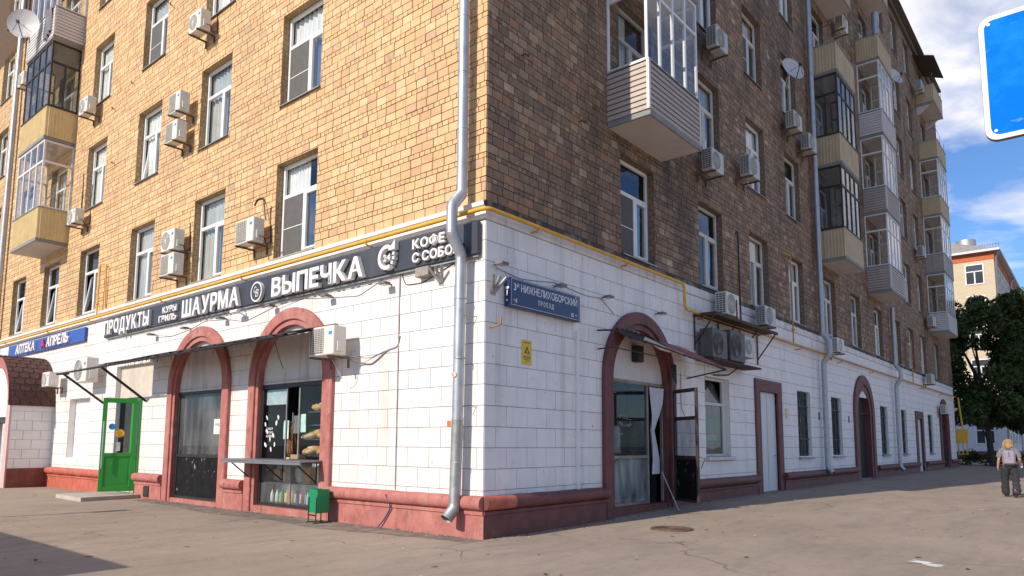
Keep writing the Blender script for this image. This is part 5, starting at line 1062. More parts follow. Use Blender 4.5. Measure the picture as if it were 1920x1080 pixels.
# ------------------------------------------------------------------ awnings
M_awn = pm('awning_underside', (.035, .028, .028), .8, var=.4, scale=6, dirt=((.10, .04, .03), .6, (.5, .7), 5, (1, 1, 1)))
t = thing('shop_awning', 'long thin ragged dark awning on steel braces over the shop windows', 'awning', FL @ T(0, 0, 0))
MB().tube([(-15.75, 3.46, 1.22), (-4.0, 3.50, 1.22)], .03, 6).tube([(-12.4, 3.86, .05), (-4.0, 3.86, .05)], .025, 6).tube([(-15.75, 3.46, 1.22), (-15.75, 3.5, .9)], .03, 6).build('frame_rail', M_black, t)
for u in (-15.3, -12.5): MB().tube([(u, 3.45, 1.2), (u, 2.62, .03)], .036, 6).build('brace', M_black, t)
for u in (-12.4, -10.6, -9.0, -7.4, -5.7, -4.05): MB().tube([(u, 3.84, .04), (u, 3.49, 1.2)], .018, 5).build('rafter', M_black, t)
st = []; n = 90
for i in range(n+1):
    u = -12.45+8.5*i/n; e = 1.24+random.uniform(-.03, .05); st.append([(u, 3.885+.012*math.sin(i*2.1), .02), (u, 3.70+.012*math.sin(i*2.1+.5), .62), (u, 3.515+.015*math.sin(i*2.1+1)+random.uniform(-.012, .012), e)])
MB().sweep(st).build('sheet', M_awn, t)
q = MB()
for i in range(60):
    u = -12.3+8.2*random.random(); L_ = random.uniform(.03, .14); q.tube([(u, 3.5, 1.22), (u+random.uniform(-.03, .03), 3.5-L_, 1.22+random.uniform(-.03, .03))], .006, 4)
tag(q.build('ragged_edge', M_awn, t), kind='stuff')
t = thing('side_awning', 'tattered corrugated red awning over the open side door', 'awning', FR @ T(0, 0, 0))
st = []; n = 64
for i in range(n+1):
    k = i/n; y = 3.75+3.55*k; o = .42+.62*k; z = 3.66-.36*k; cw = .016*math.sin(i*1.57); st.append([(y+.25*(1-k), 3.96-.12*k+cw, .03), (y+.12*(1-k), (3.96-.12*k+z)/2+.02+cw, o*.5), (y, z+cw+random.uniform(-.008, .008), o+random.uniform(-.015, .015))])
MB().sweep(st[:30]).build('corrugated_sheet', pm('old_black_sheet', (.03, .025, .027), .5, var=.4, scale=4), t); MB().sweep([[(p[0], p[1]-.03, p[2]) for p in s_] for s_ in st[26:]]).build('corrugated_sheet', pm('faded_red_sheet', (.36, .13, .12), .6, var=.3, scale=6, dirt=((.12, .06, .06), .6, (.5, .7), 4, (1, 1, 1))), t)
MB().tube([(3.3, 3.74, .42), (7.3, 3.25, 1.02)], .018, 6).tube([(3.3, 3.74, .42), (3.35, 3.78, .03)], .018, 6).tube([(3.3, 3.40, .42), (3.3, 3.74, .42)], .015, 6).tube([(3.3, 3.40, .42), (3.35, 3.4, .03)], .015, 6).tube([(3.3, 3.40, .42), (5.0, 3.36, .55)], .012, 6).tube([(7.3, 3.25, 1.02), (7.3, 3.1, .03)], .018, 6).tube([(7.3, 3.8, .03), (7.3, 3.25, 1.02)], .018, 6).build('frame', M_black, t)
MB().add([(4.35, 3.72, .55), (4.9, 3.58, .68), (5.6, 3.47, .80), (5.6, 3.44, .72), (4.9, 3.50, .6), (4.35, 3.66, .5)], [(0, 1, 4, 5), (1, 2, 3, 4)]).build('painted_sunlit_strip', pm('sunlit_strip_pale', (.7, .65, .6), .5), t)  # pale strip paints the sunlit band on the awning underside
t = thing('wall_lamp', 'sooty black lamp box over the open side doorway', 'lamp', FR @ T(4.95, 3.28, -.06)); MB().cbox(-.12, .12, 0, .36, 0, .18, .02).build('housing', M_black, t); MB().box(-.09, .09, .03, .2, .18, .185).build('lens', pm('sooty_lens', (.05, .04, .035), .3), t)
for (y, lab) in ((6.3, 'black flap hanging from the awning by the arch'),):
    tag(MB().add([(-.05, .15, 0), (.12, .12, .05), (.14, -.42, .03), (.03, -.36, .1), (-.06, -.15, .02)], [(0, 1, 2, 3, 4)]).build('torn_flap', M_black, None, FR @ T(y, 3.22, .15)), lab, 'flap')

# ------------------------------------------------------------------ small fittings
def flood(F, u, v, label, ang=0):
    t = thing('floodlight', label, 'floodlight', F @ T(u, v, 0), 'small floodlights under the signs')
    MB().cbox(-.09, .09, -.03, .02, .10, .26, .008).box(-.02, .02, -.01, .01, 0, .1).build('housing', pm('floodlight_grey', (.17, .15, .14), .5, var=.2), t); MB().box(-.075, .075, -.034, -.031, .115, .245).build('lens', pm('lamp_glass', (.4, .4, .38), .2), t)
for u, v, lab in ((-12.1, 4.42, 'small floodlight under the right end of the word beginning the long sign'), (-10.15, 4.40, 'small floodlight at the upper left of the left pink arch'), (-8.35, 4.46, 'small floodlight at the upper right of the left pink arch'), (-6.2, 4.50, 'small floodlight at the upper left of the right pink arch'), (-4.15, 4.45, 'small floodlight at the upper right of the right pink arch'), (-2.35, 4.45, 'small floodlight below the round arrow emblem')): flood(FL, u, v, lab)
for u, v, lab in ((.22, 4.5, 'pale little floodlight at the very corner of the shady wall'), (1.9, 4.42, 'square floodlight above the street name plate'), (3.55, 4.48, 'floodlight left of the maroon arch top'), (5.8, 4.47, 'floodlight right of the maroon arch top')): flood(FR, u, v, lab)
t = thing('transformer_box', 'dusty rectangular electric box hanging under the dark sign', 'electric box', FL @ T(-1.55, 4.44, .02)); MB().cbox(0, .34, 0, .17, 0, .14, .01).build('housing', pm('dusty_grey', (.30, .26, .22), .8, var=.3, scale=30), t); MB().tube([(.3, .17, .06), (.34, .25, .02)], .01, 5).build('lead', M_black, t)
t = thing('security_camera', 'white security camera bracket under the long shop sign', 'camera', FL @ T(-7.5, 4.45, 0)); MB().box(-.05, .05, -.05, .06, 0, .05).tube([(0, 0, .03), (0, .05, .25)], .015, 6).build('arm', M_pvc, t); MB().cbox(-.22, .1, .03, .1, .2, .3, .012).build('body', M_pvc, t)
def flagholder(F, u, v, lab):
    t = thing('flag_holder', lab, 'flag holder', F @ T(u, v, 0))
    MB().box(-.06, .06, -.05, .05, 0, .02).build('base', M_galvold, t)
    for a in (-.16, 0, .16): MB().tube([(a*.15, 0, .02), (a, .26, .17)], .028, 8).build('socket', M_galvold, t)
flagholder(FR, .18, 4.02, 'three-socket steel flag holder left of the street name plate'); flagholder(FL, -1.02, 4.3, 'rusty three-socket flag holder below the coffee lettering')
tag(MB().tube(bendpath([(0, 0, 0), (0, .02, .22), (.0, .16, .24)], .03), .018, 6).build('copper_stub', pm('copper_pipe', (.5, .22, .1), .45, metal=.6), None, FR @ T(.13, 3.42, .01)), 'bent copper pipe stub on the shady wall near the corner', 'pipe')
t = thing('cable_duct', 'white vertical cable duct below the street name plate', 'duct', FR @ T(2.62, 0, 0)); MB().box(-.03, .03, .66, 3.66, .013, .06).build('duct', M_pvc, t)
for z in (1.65, 2.5, 3.55): MB().box(-.09, .09, z, z+.05, .013, .03).build('clip', M_pvc, t)
tag(MB().tube([(-2.1, .68, .025), (-2.1, 2.4, .025), (-2.105, 4.62, .025)], .011, 6).build('wall_conduit', pm('conduit_grey', (.42, .36, .33), .6, var=.2), None, FL), 'thin vertical conduit on the white sunny wall', 'conduit')
def cable(F, pts, r_, label, mat=None, name='cable'): return tag(MB().tube(bendpath(pts, .1, 4), r_, 5).build(name, mat or M_black, None, F), label, 'cable')
M_cabg = pm('grey_cable', (.22, .20, .2), .6)
cable(FL, [(-3.35, 3.12, .3), (-3.1, 3.02, .05), (-2.85, 2.98, .03), (-2.6, 3.1, .03), (-2.4, 3.22, .02), (-2.12, 3.25, .02), (-2.06, 3.45, .02)], .014, 'grey cable sagging from the kiosk air conditioner to the conduit', M_cabg)
cable(FL, [(-3.35, 3.15, .3), (-2.9, 3.1, .03), (-2.5, 3.2, .02), (-2.12, 3.27, .02)], .008, 'thinner grey cable above the sagging one by the air conditioner', M_cabg)
cable(FL, [(-3.7, 3.1, .3), (-3.65, 2.75, .1), (-3.5, 2.55, .03), (-3.3, 2.62, .02), (-3.25, 2.85, .02)], .005, 'thin white wire loop below the kiosk air conditioner', M_pvc)
cable(FL, [(-6.2, 4.48, .1), (-5.2, 4.55, .02), (-4.2, 4.44, .02), (-3.3, 4.36, .02), (-2.6, 4.58, .02)], .007, 'thin wire strung under the bakery lettering', M_cabg)
cable(FL, [(-12.1, 4.4, .1), (-11.2, 4.3, .02), (-10.2, 4.38, .02), (-9.4, 4.52, .02), (-8.3, 4.44, .02), (-7.5, 4.3, .02), (-6.3, 4.5, .02)], .007, 'thin wire strung over the left pink arch', M_cabg)
cable(FL, [(-2.05, 4.6, .02), (-1.95, 4.38, .02), (-1.5, 4.36, .02), (-1.0, 4.5, .02), (-.7, 4.6, .02)], .009, 'loose wire under the coffee lettering', M_black)
cable(FL, [(-4.6, 3.45, 1.0), (-4.62, 3.2, .9), (-4.6, 2.95, .8)], .008, 'short black wire dangling under the awning right end', M_black)
cable(FL, [(-6.65, 6.55, .12), (-6.9, 7.15, .05), (-7.2, 7.18, .03), (-7.32, 7.05, .03)], .016, 'black cable bundle looping over the air conditioner by the nearest window', M_black)
cable(FR, [(.24, 4.45, .03), (.9, 4.38, .02), (1.3, 4.42, .02), (1.9, 4.5, .02), (3.0, 4.42, .02), (3.5, 4.46, .02), (4.0, 4.2, .02)], .006, 'thin wire strung above the street name plate', M_cabg)
cable(FR, [(7.0, 3.2, .02), (6.98, 2.4, .02), (7.15, 2.2, .02)], .006, 'thin wire hanging right of the side arch', M_black)
cable(FR, [(10.6, 7.5, .03), (10.72, 7.6, .05), (10.75, 4.9, .05)], .022, 'thick black cable running down between two shady windows', M_black)
cable(FR, [(10.2, 3.7, .3), (9.6, 3.35, .1), (8.8, 3.3, .05)], .02, 'black hose sagging under the rusty shelf', M_black)
cable(FL, [(-2.12, .60, .22), (-2.06, .44, .17), (-2.1, .34, .13), (-2.25, .15, .13), (-2.4, .0, .16)], .014, 'blue cable hanging out of the pink plinth', pm('blue_cable', (.05, .09, .2), .6))
cable(FL, [(-18.42, 9.15, .05), (-18.45, 9.9, .03), (-18.5, 10.6, .02)], .02, 'dark cable rising from the air conditioner beside the white balcony', M_black)
# wall hooks on the brick
def hook(F, u, v, lab): tag(MB().tube([(0, 0, 0), (.0, 0, .1), (.06, -.03, .12), (.08, .02, .13)], .012, 5).build('wall_hook', M_black, None, F @ T(u, v)), lab, 'hook', 'hooks in the brickwork')
hook(FR, .92, 8.55, 'black hook in the sooty bricks near the corner'); hook(FR, 2.75, 7.95, 'black hook in the sooty bricks below the siding balcony')
for (u, v, l_) in ((-14.8, 12.6, 'just left of the third window column'), (-12.4, 14.2, 'highest in the sunny bricks'), (-16.2, 12.2, 'right of the fourth-floor window by the dark balcony'), (-15.9, 10.3, 'lowest in the sunny bricks')): hook(FL, u, v, 'small black wall hook '+l_)
# vent in plinth
tag(MB().box(0, .3, 0, .28, 0, .02).box(.04, .26, .04, .24, .02, .021).build('plinth_vent', M_darkfr, None, FL @ T(-12.1, .06, .105)), 'small square vent grate in the pink plinth right of the green door', 'vent')
# satellite dishes
def dish(M_, rad, lab):
    t = thing('satellite_dish', lab, 'satellite dish', M_); n = 28
    st = [[(rad*k*math.cos(a), rad*k*math.sin(a), .22*rad*k*k) for k in (0.001, .35, .7, .95, 1.0)] for a in np.linspace(0, 2*math.pi, n+1)]
    MB().sweep(st, sm=True).build('reflector', pm('dish_paint', (.55, .54, .53), .5, var=.08, dirt=((.5, .2, .06), .8, (.58, .68), 1.4, (1, 1, 1))), t)
    MB().tube([(0, -rad*.95, .2*rad), (0, -rad*.25, rad*.85)], .015, 6).tube([(-rad*.6, -rad*.6, .15), (0, -rad*.25, rad*.85)], .008, 5).tube([(rad*.6, -rad*.6, .15), (0, -rad*.25, rad*.85)], .008, 5).build('arm', M_black, t)
    MB().cbox(-.05, .05, -rad*.25-.04, -rad*.25+.06, rad*.8, rad*.95, .01).build('receiver', M_black, t); MB().tube([(0, 0, 0), (0, -.1, -.3), (0, -.5, -.35)], .025, 6).build('mast', M_galvold, t)
def face(pos, dr): return Matrix.Translation(pos) @ Vector(dr).to_track_quat('Z', 'Y').to_matrix().to_4x4()
dish(face((-21.2, -1.4, 16.42), (.8, -.7, -.05)), .54, 'large round satellite dish with rust patch on the left balcony')
dish(face((.75, 13.85, 13.55), (1, -.55, .35)), .42, 'satellite dish beside the shady window above an air conditioner'); dish(face((.7, 30.4, 20.3), (1, -.5, .3)), .45, 'satellite dish high on the far shady wall')
# blanket on the top left balcony
st = []
for i in range(13):
    k = i/12; st.append([(-22.35+.55*k, 16.72-1.15*j/8*(1-.25*k)+.02*math.sin(i*2), 1.0+.05*math.sin(i*1.8+j*.3)+.02) for j in range(9)])
tag(MB().sweep(st, sm=True).build('hanging_blanket', pm('grey_blanket', (.20, .19, .21), .95, var=.15), None, FL @ T(2.1, 0, 0)), 'dark grey blanket hung over the top left balcony corner', 'blanket')
# chimney tube on the high shady balcony
tag(MB().tube([(.6, 27.1, 20.2), (.6, 27.1, 22.2)], .16, 14).build('metal_flue', M_galv), 'short metal flue standing on a high yellow balcony', 'flue')

# ------------------------------------------------------------------ street things
t = thing('litter_bin', 'green metal litter bin on a black stand by the kiosk', 'litter bin', Matrix.Translation((-3.83, -.40, 0)) @ Matrix.Rotation(math.radians(-6), 4, 'Z') @ Matrix.Diagonal((.84, .84, .95, 1)))
b = MB(); 
for x0, x1, y0, y1 in ((-.19, .19, -.15, -.14), (-.19, .19, .14, .15), (-.19, -.18, -.14, .14), (.18, .19, -.14, .14)): b.box(x0, x1, y0, y1, .20, .66)
b.box(-.18, .18, -.14, .14, .2, .21); b.build('bucket', pm('bin_green', (.0, .23, .085), .4, var=.06, dirt=((.5, .6, .55), .6, (.68, .72), 12, (1, 1, 1))), t)
for x in (-.17, .17): MB().box(x-.015, x+.015, -.165, -.151, .02, .50).box(x-.015, x+.015, .151, .165, .02, .50).box(x-.02, x+.02, -.22, .22, 0, .02).build('stand_leg', M_black, t)
MB().box(-.17, .17, -.163, -.151, .14, .17).build('stand_bar', M_black, t)
t = thing('manhole_cover', 'round rusty manhole cover in the asphalt near the side door', 'manhole cover', Matrix.Translation((1.72, 3.08, gz(1.72, 3.08)+.012)))
MB().ring((0, 0), .30, .37, -.02, .012, 30).build('rim', pm('manhole_iron', (.14, .085, .06), .7, var=.4, scale=20, bump=.3), t); q = MB(); q.disc((0, 0, .002), .30, 30)
for k in range(1, 5): q.ring((0, 0), .065*k-.012, .065*k+.012, .002, .010, 24)
q.build('lid', pm('manhole_iron', (.14, .085, .06), .7), t)
q = MB()
for (x, y, w_, h_) in ((5.78, 2.08, .16, .10), (5.9, 1.95, .14, .09), (5.97, 1.83, .10, .05), (5.70, 2.2, .06, .04), (6.02, 2.0, .05, .03)):
    n = 11; q.add([(x+w_*random.uniform(.6, 1.1)*math.cos(6.283*i/n), y+h_*random.uniform(.6, 1.1)*math.sin(6.283*i/n), gz(x, y)+.006) for i in range(n)], [tuple(range(n))])
tag(q.build('paint_spill', pm('spilled_white_paint', (.75, .74, .7), .7)), 'splash of white paint on the asphalt at lower right', 'paint spill')
q = MB()
for i in range(420):
    x, y = random.uniform(-12, 10), random.uniform(-6, 14)
    if y > -.2 and x < .2: continue
    a = random.uniform(0, 6.28); L_, w_ = random.choice([(.03, .008), (.02, .015), (.04, .02), (.015, .01)]); z = gz(x, y)+.004
    q.add([(x+L_*math.cos(a)*s_-w_*math.sin(a)*r_, y+L_*math.sin(a)*s_+w_*math.cos(a)*r_, z+random.uniform(0, .01)) for s_, r_ in ((-1, -1), (1, -1), (1, 1), (-1, 1))], [(0, 1, 2, 3)], random.choice([0, 0, 1, 2]))
tag(q.build('litter_specks', [pm('speck_dark', (.06, .05, .045), .9), pm('speck_pale', (.6, .57, .5), .9), pm('speck_brown', (.2, .12, .06), .9)]), 'scattered specks of litter, butts and dry leaves on the asphalt', 'litter', kind='stuff')
# dirt and crumbled mortar along the wall foot
q = MB()
for i in range(900):
    if random.random() < .55: x, y = random.uniform(-12, 0), -.12-abs(random.gauss(0, .08))
    else: x, y = .12+abs(random.gauss(0, .14)), random.uniform(0, 16)
    r_ = random.uniform(.006, .028); z = gz(x, y); n = 5; q.add([(x+r_*random.uniform(.6, 1.2)*math.cos(6.283*k/n), y+r_*random.uniform(.6, 1.2)*math.sin(6.283*k/n), z-.002) for k in range(n)] + [(x, y, z+r_*.7)], [(k, (k+1) % n, n) for k in range(n)], random.choice([0, 1]))
tag(q.build('rubble_grit', [pm('grit_dark', (.09, .075, .07), .95), pm('grit_pale', (.33, .29, .26), .95)]), 'grit and crumbled mortar lying along the foot of the walls', 'grit', kind='stuff')
# blue road sign near the camera
t = thing('road_sign', 'blue square road sign with white border cut by the right edge', 'road sign', FL @ T(7.33, 3.12, 4.13))
def rrect(a, b, c_, e_, r_, n=6):
    P = []
    for cx, cy, s0 in ((b-r_, c_+r_, -90), (b-r_, e_-r_, 0), (a+r_, e_-r_, 90), (a+r_, c_+r_, 180)):
        for i in range(n+1): an = math.radians(s0+90*i/n); P.append((cx+r_*math.cos(an), cy+r_*math.sin(an)))
    return P
MB().prism(rrect(0, .70, 0, .70, .06), -.03, 0).build('back_plate', pm('sign_grey', (.10, .08, .08), .5), t); MB().prism(rrect(.002, .698, .002, .698, .06), .0005, .002).build('white_border', pm('sign_white', (.75, .73, .66), .8, spec=.1), t)
MB().prism(rrect(.028, .672, .028, .672, .045), .0025, .004).build('blue_field', pm('sign_blue', (.0, .16, .72), .75, var=.08, scale=3, spec=.1, dirt=((.02, .34, .80), .8, (.48, .72), 2.2, (1, 1, 1)), dirt2=((.45, .6, .8), .5, (.62, .74), 9, (1, 1, 2.5)), bump=.4, bscale=400), t)  # cyan blotches paint a sheen on the blue; whitish smears are dirt
MB().tube([(.35, -3.2, -.06), (.35, .75, -.06)], .038, 12).build('post', M_galv, t)
for x, y in ((.05, .05), (.65, .05), (.05, .65), (.65, .65)): MB().ring((x, y), 0, .008, .002, .008, 10).build('rivet', M_galvold, t)

# ------------------------------------------------------------------ behind the camera: unseen things added to throw the foreground shadows
t = thing('unseen_shadow_van', 'white box van added behind the viewpoint to cast shadow', 'van', Matrix.Translation((-2.1, -9.45, 0)))
VW = pm('unseen_van_white', (.7, .7, .7), .35)
MB().cbox(-5.2, 0, -2.1, 0, .95, 3.0, .04).build('unseen_van_cargo_box', VW, t)
MB().prism([(-7.0, .55), (-5.25, .55), (-5.25, 2.35), (-5.7, 2.4), (-6.3, 1.55), (-7.0, 1.35)], .12, 2.0).build('unseen_van_cab', VW, t, Matrix(((1, 0, 0, 0), (0, 0, -1, 0), (0, 1, 0, 0), (0, 0, 0, 1))))
for x in (-6.2, -1.1):
    for y in (-.05, -1.85): MB().ring((x, .42), .22, .42, y*-1-.0, y*-1+.22, 20).build('unseen_van_wheel', M_black, t, Matrix(((1, 0, 0, 0), (0, 0, -1, 0), (0, 1, 0, 0), (0, 0, 0, 1))))
MB().box(-5.25, -.1, -1.9, -.2, .6, .95).build('unseen_van_chassis', M_darkfr, t)
t = thing('unseen_shadow_post', 'grey street lamp post added behind the viewpoint to cast a shadow', 'lamp post', Matrix.Translation((-10.45, -11.8, 0)))
MB().tube([(0, 0, 0), (0, 0, 6.0)], [.09, .06], 10).build('unseen_post_pole', M_galvold, t); MB().cbox(-.15, .15, -.1, .5, 5.95, 6.08, .02).build('unseen_post_lamp_head', M_galvold, t)

# ------------------------------------------------------------------ person
def skin(name, joints, edges, mat, sub=2, ysc=1.0, root=0, noise=0):
    me = bpy.data.meshes.new(name); me.from_pydata([j[0] for j in joints], edges, []); o = bpy.data.objects.new(name, me); COL.objects.link(o)
    o.modifiers.new('s', 'SKIN')
    for i, j in enumerate(joints):
        r_ = j[1]; me.skin_vertices[0].data[i].radius = (r_, r_) if not isinstance(r_, tuple) else r_; me.skin_vertices[0].data[i].use_root = (i == root)
    o.modifiers.new('u', 'SUBSURF').levels = sub; bpy.context.view_layer.update()
    m2 = bpy.data.meshes.new_from_object(o.evaluated_get(bpy.context.evaluated_depsgraph_get())); bpy.data.objects.remove(o); m2.name = name
    co = np.zeros(len(m2.vertices)*3); m2.vertices.foreach_get('co', co); co = co.reshape(-1, 3); co[:, 1] *= ysc
    if noise:   # soft folds across the cloth
        ph = co[:, 2]*46+co[:, 0]*21; k_ = noise*3.2*(np.sin(ph)+.7*np.sin(co[:, 2]*83-co[:, 0]*37+1.3)+.5*np.sin(co[:, 0]*70+co[:, 2]*19)); nn = co.copy(); nn[:, 2] = 0; nn /= np.linalg.norm(nn, axis=1)[:, None]+1e-6; co += nn*k_[:, None]
    m2.vertices.foreach_set('co', co.reshape(-1)); m2.materials.clear(); m2.materials.append(mat); m2.polygons.foreach_set('use_smooth', [True]*len(m2.polygons)); m2.update(); return m2
PX, PY = 5.56, 16.4; PM = Matrix.Translation((PX, PY, gz(PX, PY))) @ Matrix.Rotation(math.radians(6), 4, 'Z')
J = [((0, 0, .90), .115), ((0, 0, 1.06), .10), ((0, 0, 1.24), .115), ((0, .0, 1.36), .07), ((0, .01, 1.42), .048), ((0, .02, 1.50), .075), ((0, .025, 1.565), .078),
     ((-.16, 0, 1.33), .05), ((-.24, -.01, 1.08), .04), ((-.27, .05, .88), .028), ((-.275, .07, .82), .03), ((.16, 0, 1.33), .05), ((.25, -.02, 1.08), .04), ((.27, .13, .93), .028), ((.27, .17, .90), .03),
     ((-.09, 0, .83), .085), ((-.10, .14, .47), .055), ((-.10, .16, .10), .04), ((-.10, .27, .05), .035), ((.09, 0, .83), .085), ((.11, .0, .46), .055), ((.10, -.16, .13), .04), ((.10, -.06, .05), .035), ((0, .11, 1.53), .012)]
ED = [(0, 1), (1, 2), (2, 3), (3, 4), (4, 5), (5, 6), (3, 7), (7, 8), (8, 9), (9, 10), (3, 11), (11, 12), (12, 13), (13, 14), (0, 15), (15, 16), (16, 17), (17, 18), (0, 19), (19, 20), (20, 21), (21, 22), (5, 23)]
for base, sgn, dr in ((10, -1, Vector((0, .25, -1))), (14, 1, Vector((0, .8, -.5)))):
    b = Vector(J[base][0])
    for k, L_ in enumerate((.055, .07, .075, .068)):
        a = b+Vector((sgn*.0, -.022+.015*k, -.02)); n0 = len(J); J += [(tuple(a), .010), (tuple(a+dr.normalized()*L_*.55), .009), (tuple(a+dr.normalized()*L_*.8+Vector((-sgn*.02, .01, -.01))), .008)]; ED += [(base, n0), (n0, n0+1), (n0+1, n0+2)]
    n0 = len(J); a = b+Vector((-sgn*.02, .03, .01)); J += [(tuple(a), .011), (tuple(a+Vector((-sgn*.015, .03, -.035))), .009)]; ED += [(base, n0), (n0, n0+1)]
person = put('person', skin('person', J, ED, pm('skin', (.50, .27, .19), .55, var=.05)), None, PM)
tag(person, 'person with blond bob walking away in grey shirt and dark wide trousers', 'person')
put('shirt', skin('shirt', [((0, 0, .80), .18), ((0, 0, 1.02), .168), ((0, 0, 1.22), .165), ((0, 0, 1.36), .085), ((-.17, 0, 1.33), .078), ((-.25, -.01, 1.10), .088), ((.17, 0, 1.33), .078), ((.265, -.02, 1.10), .088)], [(0, 1), (1, 2), (2, 3), (3, 4), (4, 5), (3, 6), (6, 7)], pm('grey_shirt', (.17, .175, .185), .9, var=.2, scale=12, bump=.6, bscale=14), 2, .82, noise=.003), person)
put('trousers', skin('trousers', [((0, 0, .98), .15), ((-.095, 0, .82), .125), ((-.125, .13, .47), .10), ((-.125, .15, .03), .115), ((.095, 0, .80), .12), ((.135, .0, .46), .10), ((.125, -.14, .04), .12)], [(0, 1), (1, 2), (2, 3), (0, 4), (4, 5), (5, 6)], pm('dark_trousers', (.028, .028, .031), .9, var=.3, scale=10, bump=.8, bscale=12), 2, .9, noise=.004), person)
hp = [(.02, 1.648), (.07, 1.638), (.098, 1.595), (.112, 1.53), (.122, 1.46), (.128, 1.41), (.11, 1.39)]
q = MB(); st = []
for i in range(41):
    a = math.radians(130+280*i/40); j = random.uniform(.94, 1.06); st.append([(r_*j*math.cos(a), .015+r_*j*.95*math.sin(a), z+(random.uniform(-.012, .012) if z < 1.45 else 0)) for r_, z in hp])
q.sweep(st, sm=True)
for i in range(90):
    a = math.radians(random.uniform(130, 410)); r0, r1 = random.uniform(.085, .115), random.uniform(.118, .148); q.tube([(r0*.6*math.cos(a), .015+r0*.6*math.sin(a), 1.63), (r0*1.05*math.cos(a), .015+r0*math.sin(a), 1.56), (r1*math.cos(a+.1), .015+r1*.95*math.sin(a+.1), random.uniform(1.37, 1.43))], [.006, .007, .003], 4)
q.build('hair', pm('blond_hair', (.46, .29, .14), .6, var=.5, scale=4, dstretch=(30, 30, 3), dirt=((.16, .07, .03), .7, (.45, .65), 1, (40, 40, 4))), person)
for x, y in ((-.10, .20), (.10, -.10)): MB().cbox(x-.05, x+.05, y-.10, y+.14, 0, .075, .02).build('shoe', M_black, person)
t = thing('backpack', 'pale lavender backpack on the back of the walking person', 'backpack', PM @ Matrix.Translation((0, -.14, .92)))
M_bp = pm('lavender_nylon', (.27, .23, .29), .7, var=.12, scale=10, bump=.4, bscale=20)
MB().cbox(-.155, .155, -.13, .0, 0, .40, .045).build('bag', M_bp, t); MB().cbox(-.125, .125, -.165, -.13, .03, .21, .02).build('front_pocket', M_bp, t)
MB().tube(bendpath([(-.04, -.06, .39), (-.04, -.06, .44), (.04, -.06, .44), (.04, -.06, .39)], .03), .01, 6).tube([(0, -.135, .36), (0, -.135, .22)], .006, 5).build('grab_handle', M_black, t)
for s_ in (-1, 1): MB().tube([(s_*.09, -.01, .38), (s_*.10, .08, .46), (s_*.11, .2, .42)], .018, 6).build('strap', M_bp, t)
tag(MB().tube([(0, 0, 0), (0, .0, .12)], .03, 10).build('white_cup', pm('white_plastic', (.75, .76, .75), .4), None, PM @ Matrix.Translation((.29, .2, .84))), 'small white cup in the right hand of the walking person', 'cup')

# ------------------------------------------------------------------ building beyond the trees
M_ybrick = pm('yellow_brick', (.62, .47, .27), .8, var=.12, scale=3, bump=.2); M_bgw = pm('far_white_plaster', (.62, .62, .63), .8, var=.08)
BX, BY, BT = .05, 80.0, 22.1
t = thing('brick_house', 'far yellow brick apartment house with red frieze behind the trees', 'building', Matrix.Translation((BX, BY, 0)))
bt = revmat('far_yellow_brick', (.60, .50, .35), (.54, .45, .31), (.45, .37, .26)); nb = [n for n in bt.node_tree.nodes if n.type == 'TEX_BRICK'][0]; nb.inputs['Brick Width'].default_value = .5; nb.inputs['Row Height'].default_value = .17; nb.inputs['Mortar Size'].default_value = .02
MB().box(-24, 0, 0, 55, 4.6, BT-.9).build('wall', bt, t); MB().box(-24.05, .05, -.05, 55, 1.0, 4.6).build('ground_floor_wall', M_bgw, t); MB().box(-24.1, .12, -.12, 55, -.3, 1.0).build('plinth', pm('far_plinth', (.12, .07, .05), .8), t)
MB().box(-24.04, .04, -.04, 55, BT-.9, BT-.1).build('frieze', pm('frieze_red', (.48, .12, .05), .8, var=.1), t); MB().box(-24.6, .6, -.6, 55, BT-.1, BT+.12).build('eave', pm('eave_zinc', (.42, .45, .46), .5, metal=.3), t)
rf = MB().prism([(-24.4, .1), (.5, .1), (-6, 2.0), (-18, 2.0)], .0, 55).build('roof', pm('far_roof', (.25, .23, .23), .6), t, Matrix(((1, 0, 0, 0), (0, 0, 1, -.4), (0, 1, 0, BT), (0, 0, 0, 1))))
MB().tube([(-2.6, 2, BT+.4), (-2.6, 2, BT+1.9)], .95, 18).build('roof_vent', M_galv, t)
for i in range(9): MB().tube([(-1.6+.25*i, 1.2, BT+.2), (-1.6+.25*i, 1.2, BT+1.0)], .02, 4).build('railing_bar', M_rust, t)
MB().tube([(-1.7, 1.2, BT+1.0), (.5, 1.2, BT+1.0)], .02, 4).build('rail', M_rust, t)
MB().tube([(.15, .3, 1), (.15, .3, BT-.6), (.55, -.2, BT-.1)], .12, 8).build('downpipe', M_galv, t); MB().tube([(.15, 16, 1), (.15, 16, BT-.6), (.55, 16, BT-.1)], .12, 8).build('downpipe', M_galv, t)
def farwin(M_, w_, h_):
    o = MB().box(-.1, w_+.1, -.1, 0, 0, .06).box(-.1, w_+.1, h_, h_+.1, 0, .06).box(-.1, 0, 0, h_, 0, .06).box(w_, w_+.1, 0, h_, 0, .06).box(w_/2-.06, w_/2+.06, 0, h_*.66, 0, .05).box(0, w_, h_*.66-.05, h_*.66+.05, 0, .05).build('window', M_pvc, t, M_)
    MB().add([(0, 0, .02), (w_, 0, .02), (w_, h_, .02), (0, h_, .02)], [(0, 1, 2, 3)]).build('pane', M_fglass, o)
M_fglass = pm('far_glass', (.05, .06, .065), .08, var=.2, spec=.8)
for k in range(6):
    for x in (-2.55, -6.6, -10.6, -14.6): farwin(FL @ T(x, 1.75+3.4*k+(0 if k else .1), 0.01 if k else .07), 1.5, 2.0)
    for y in (2.5, 6, 9.5, 13, 19, 23, 27, 31): farwin(FR @ T(y, 1.75+3.4*k, .01 if k else .07), 1.4, 1.9)

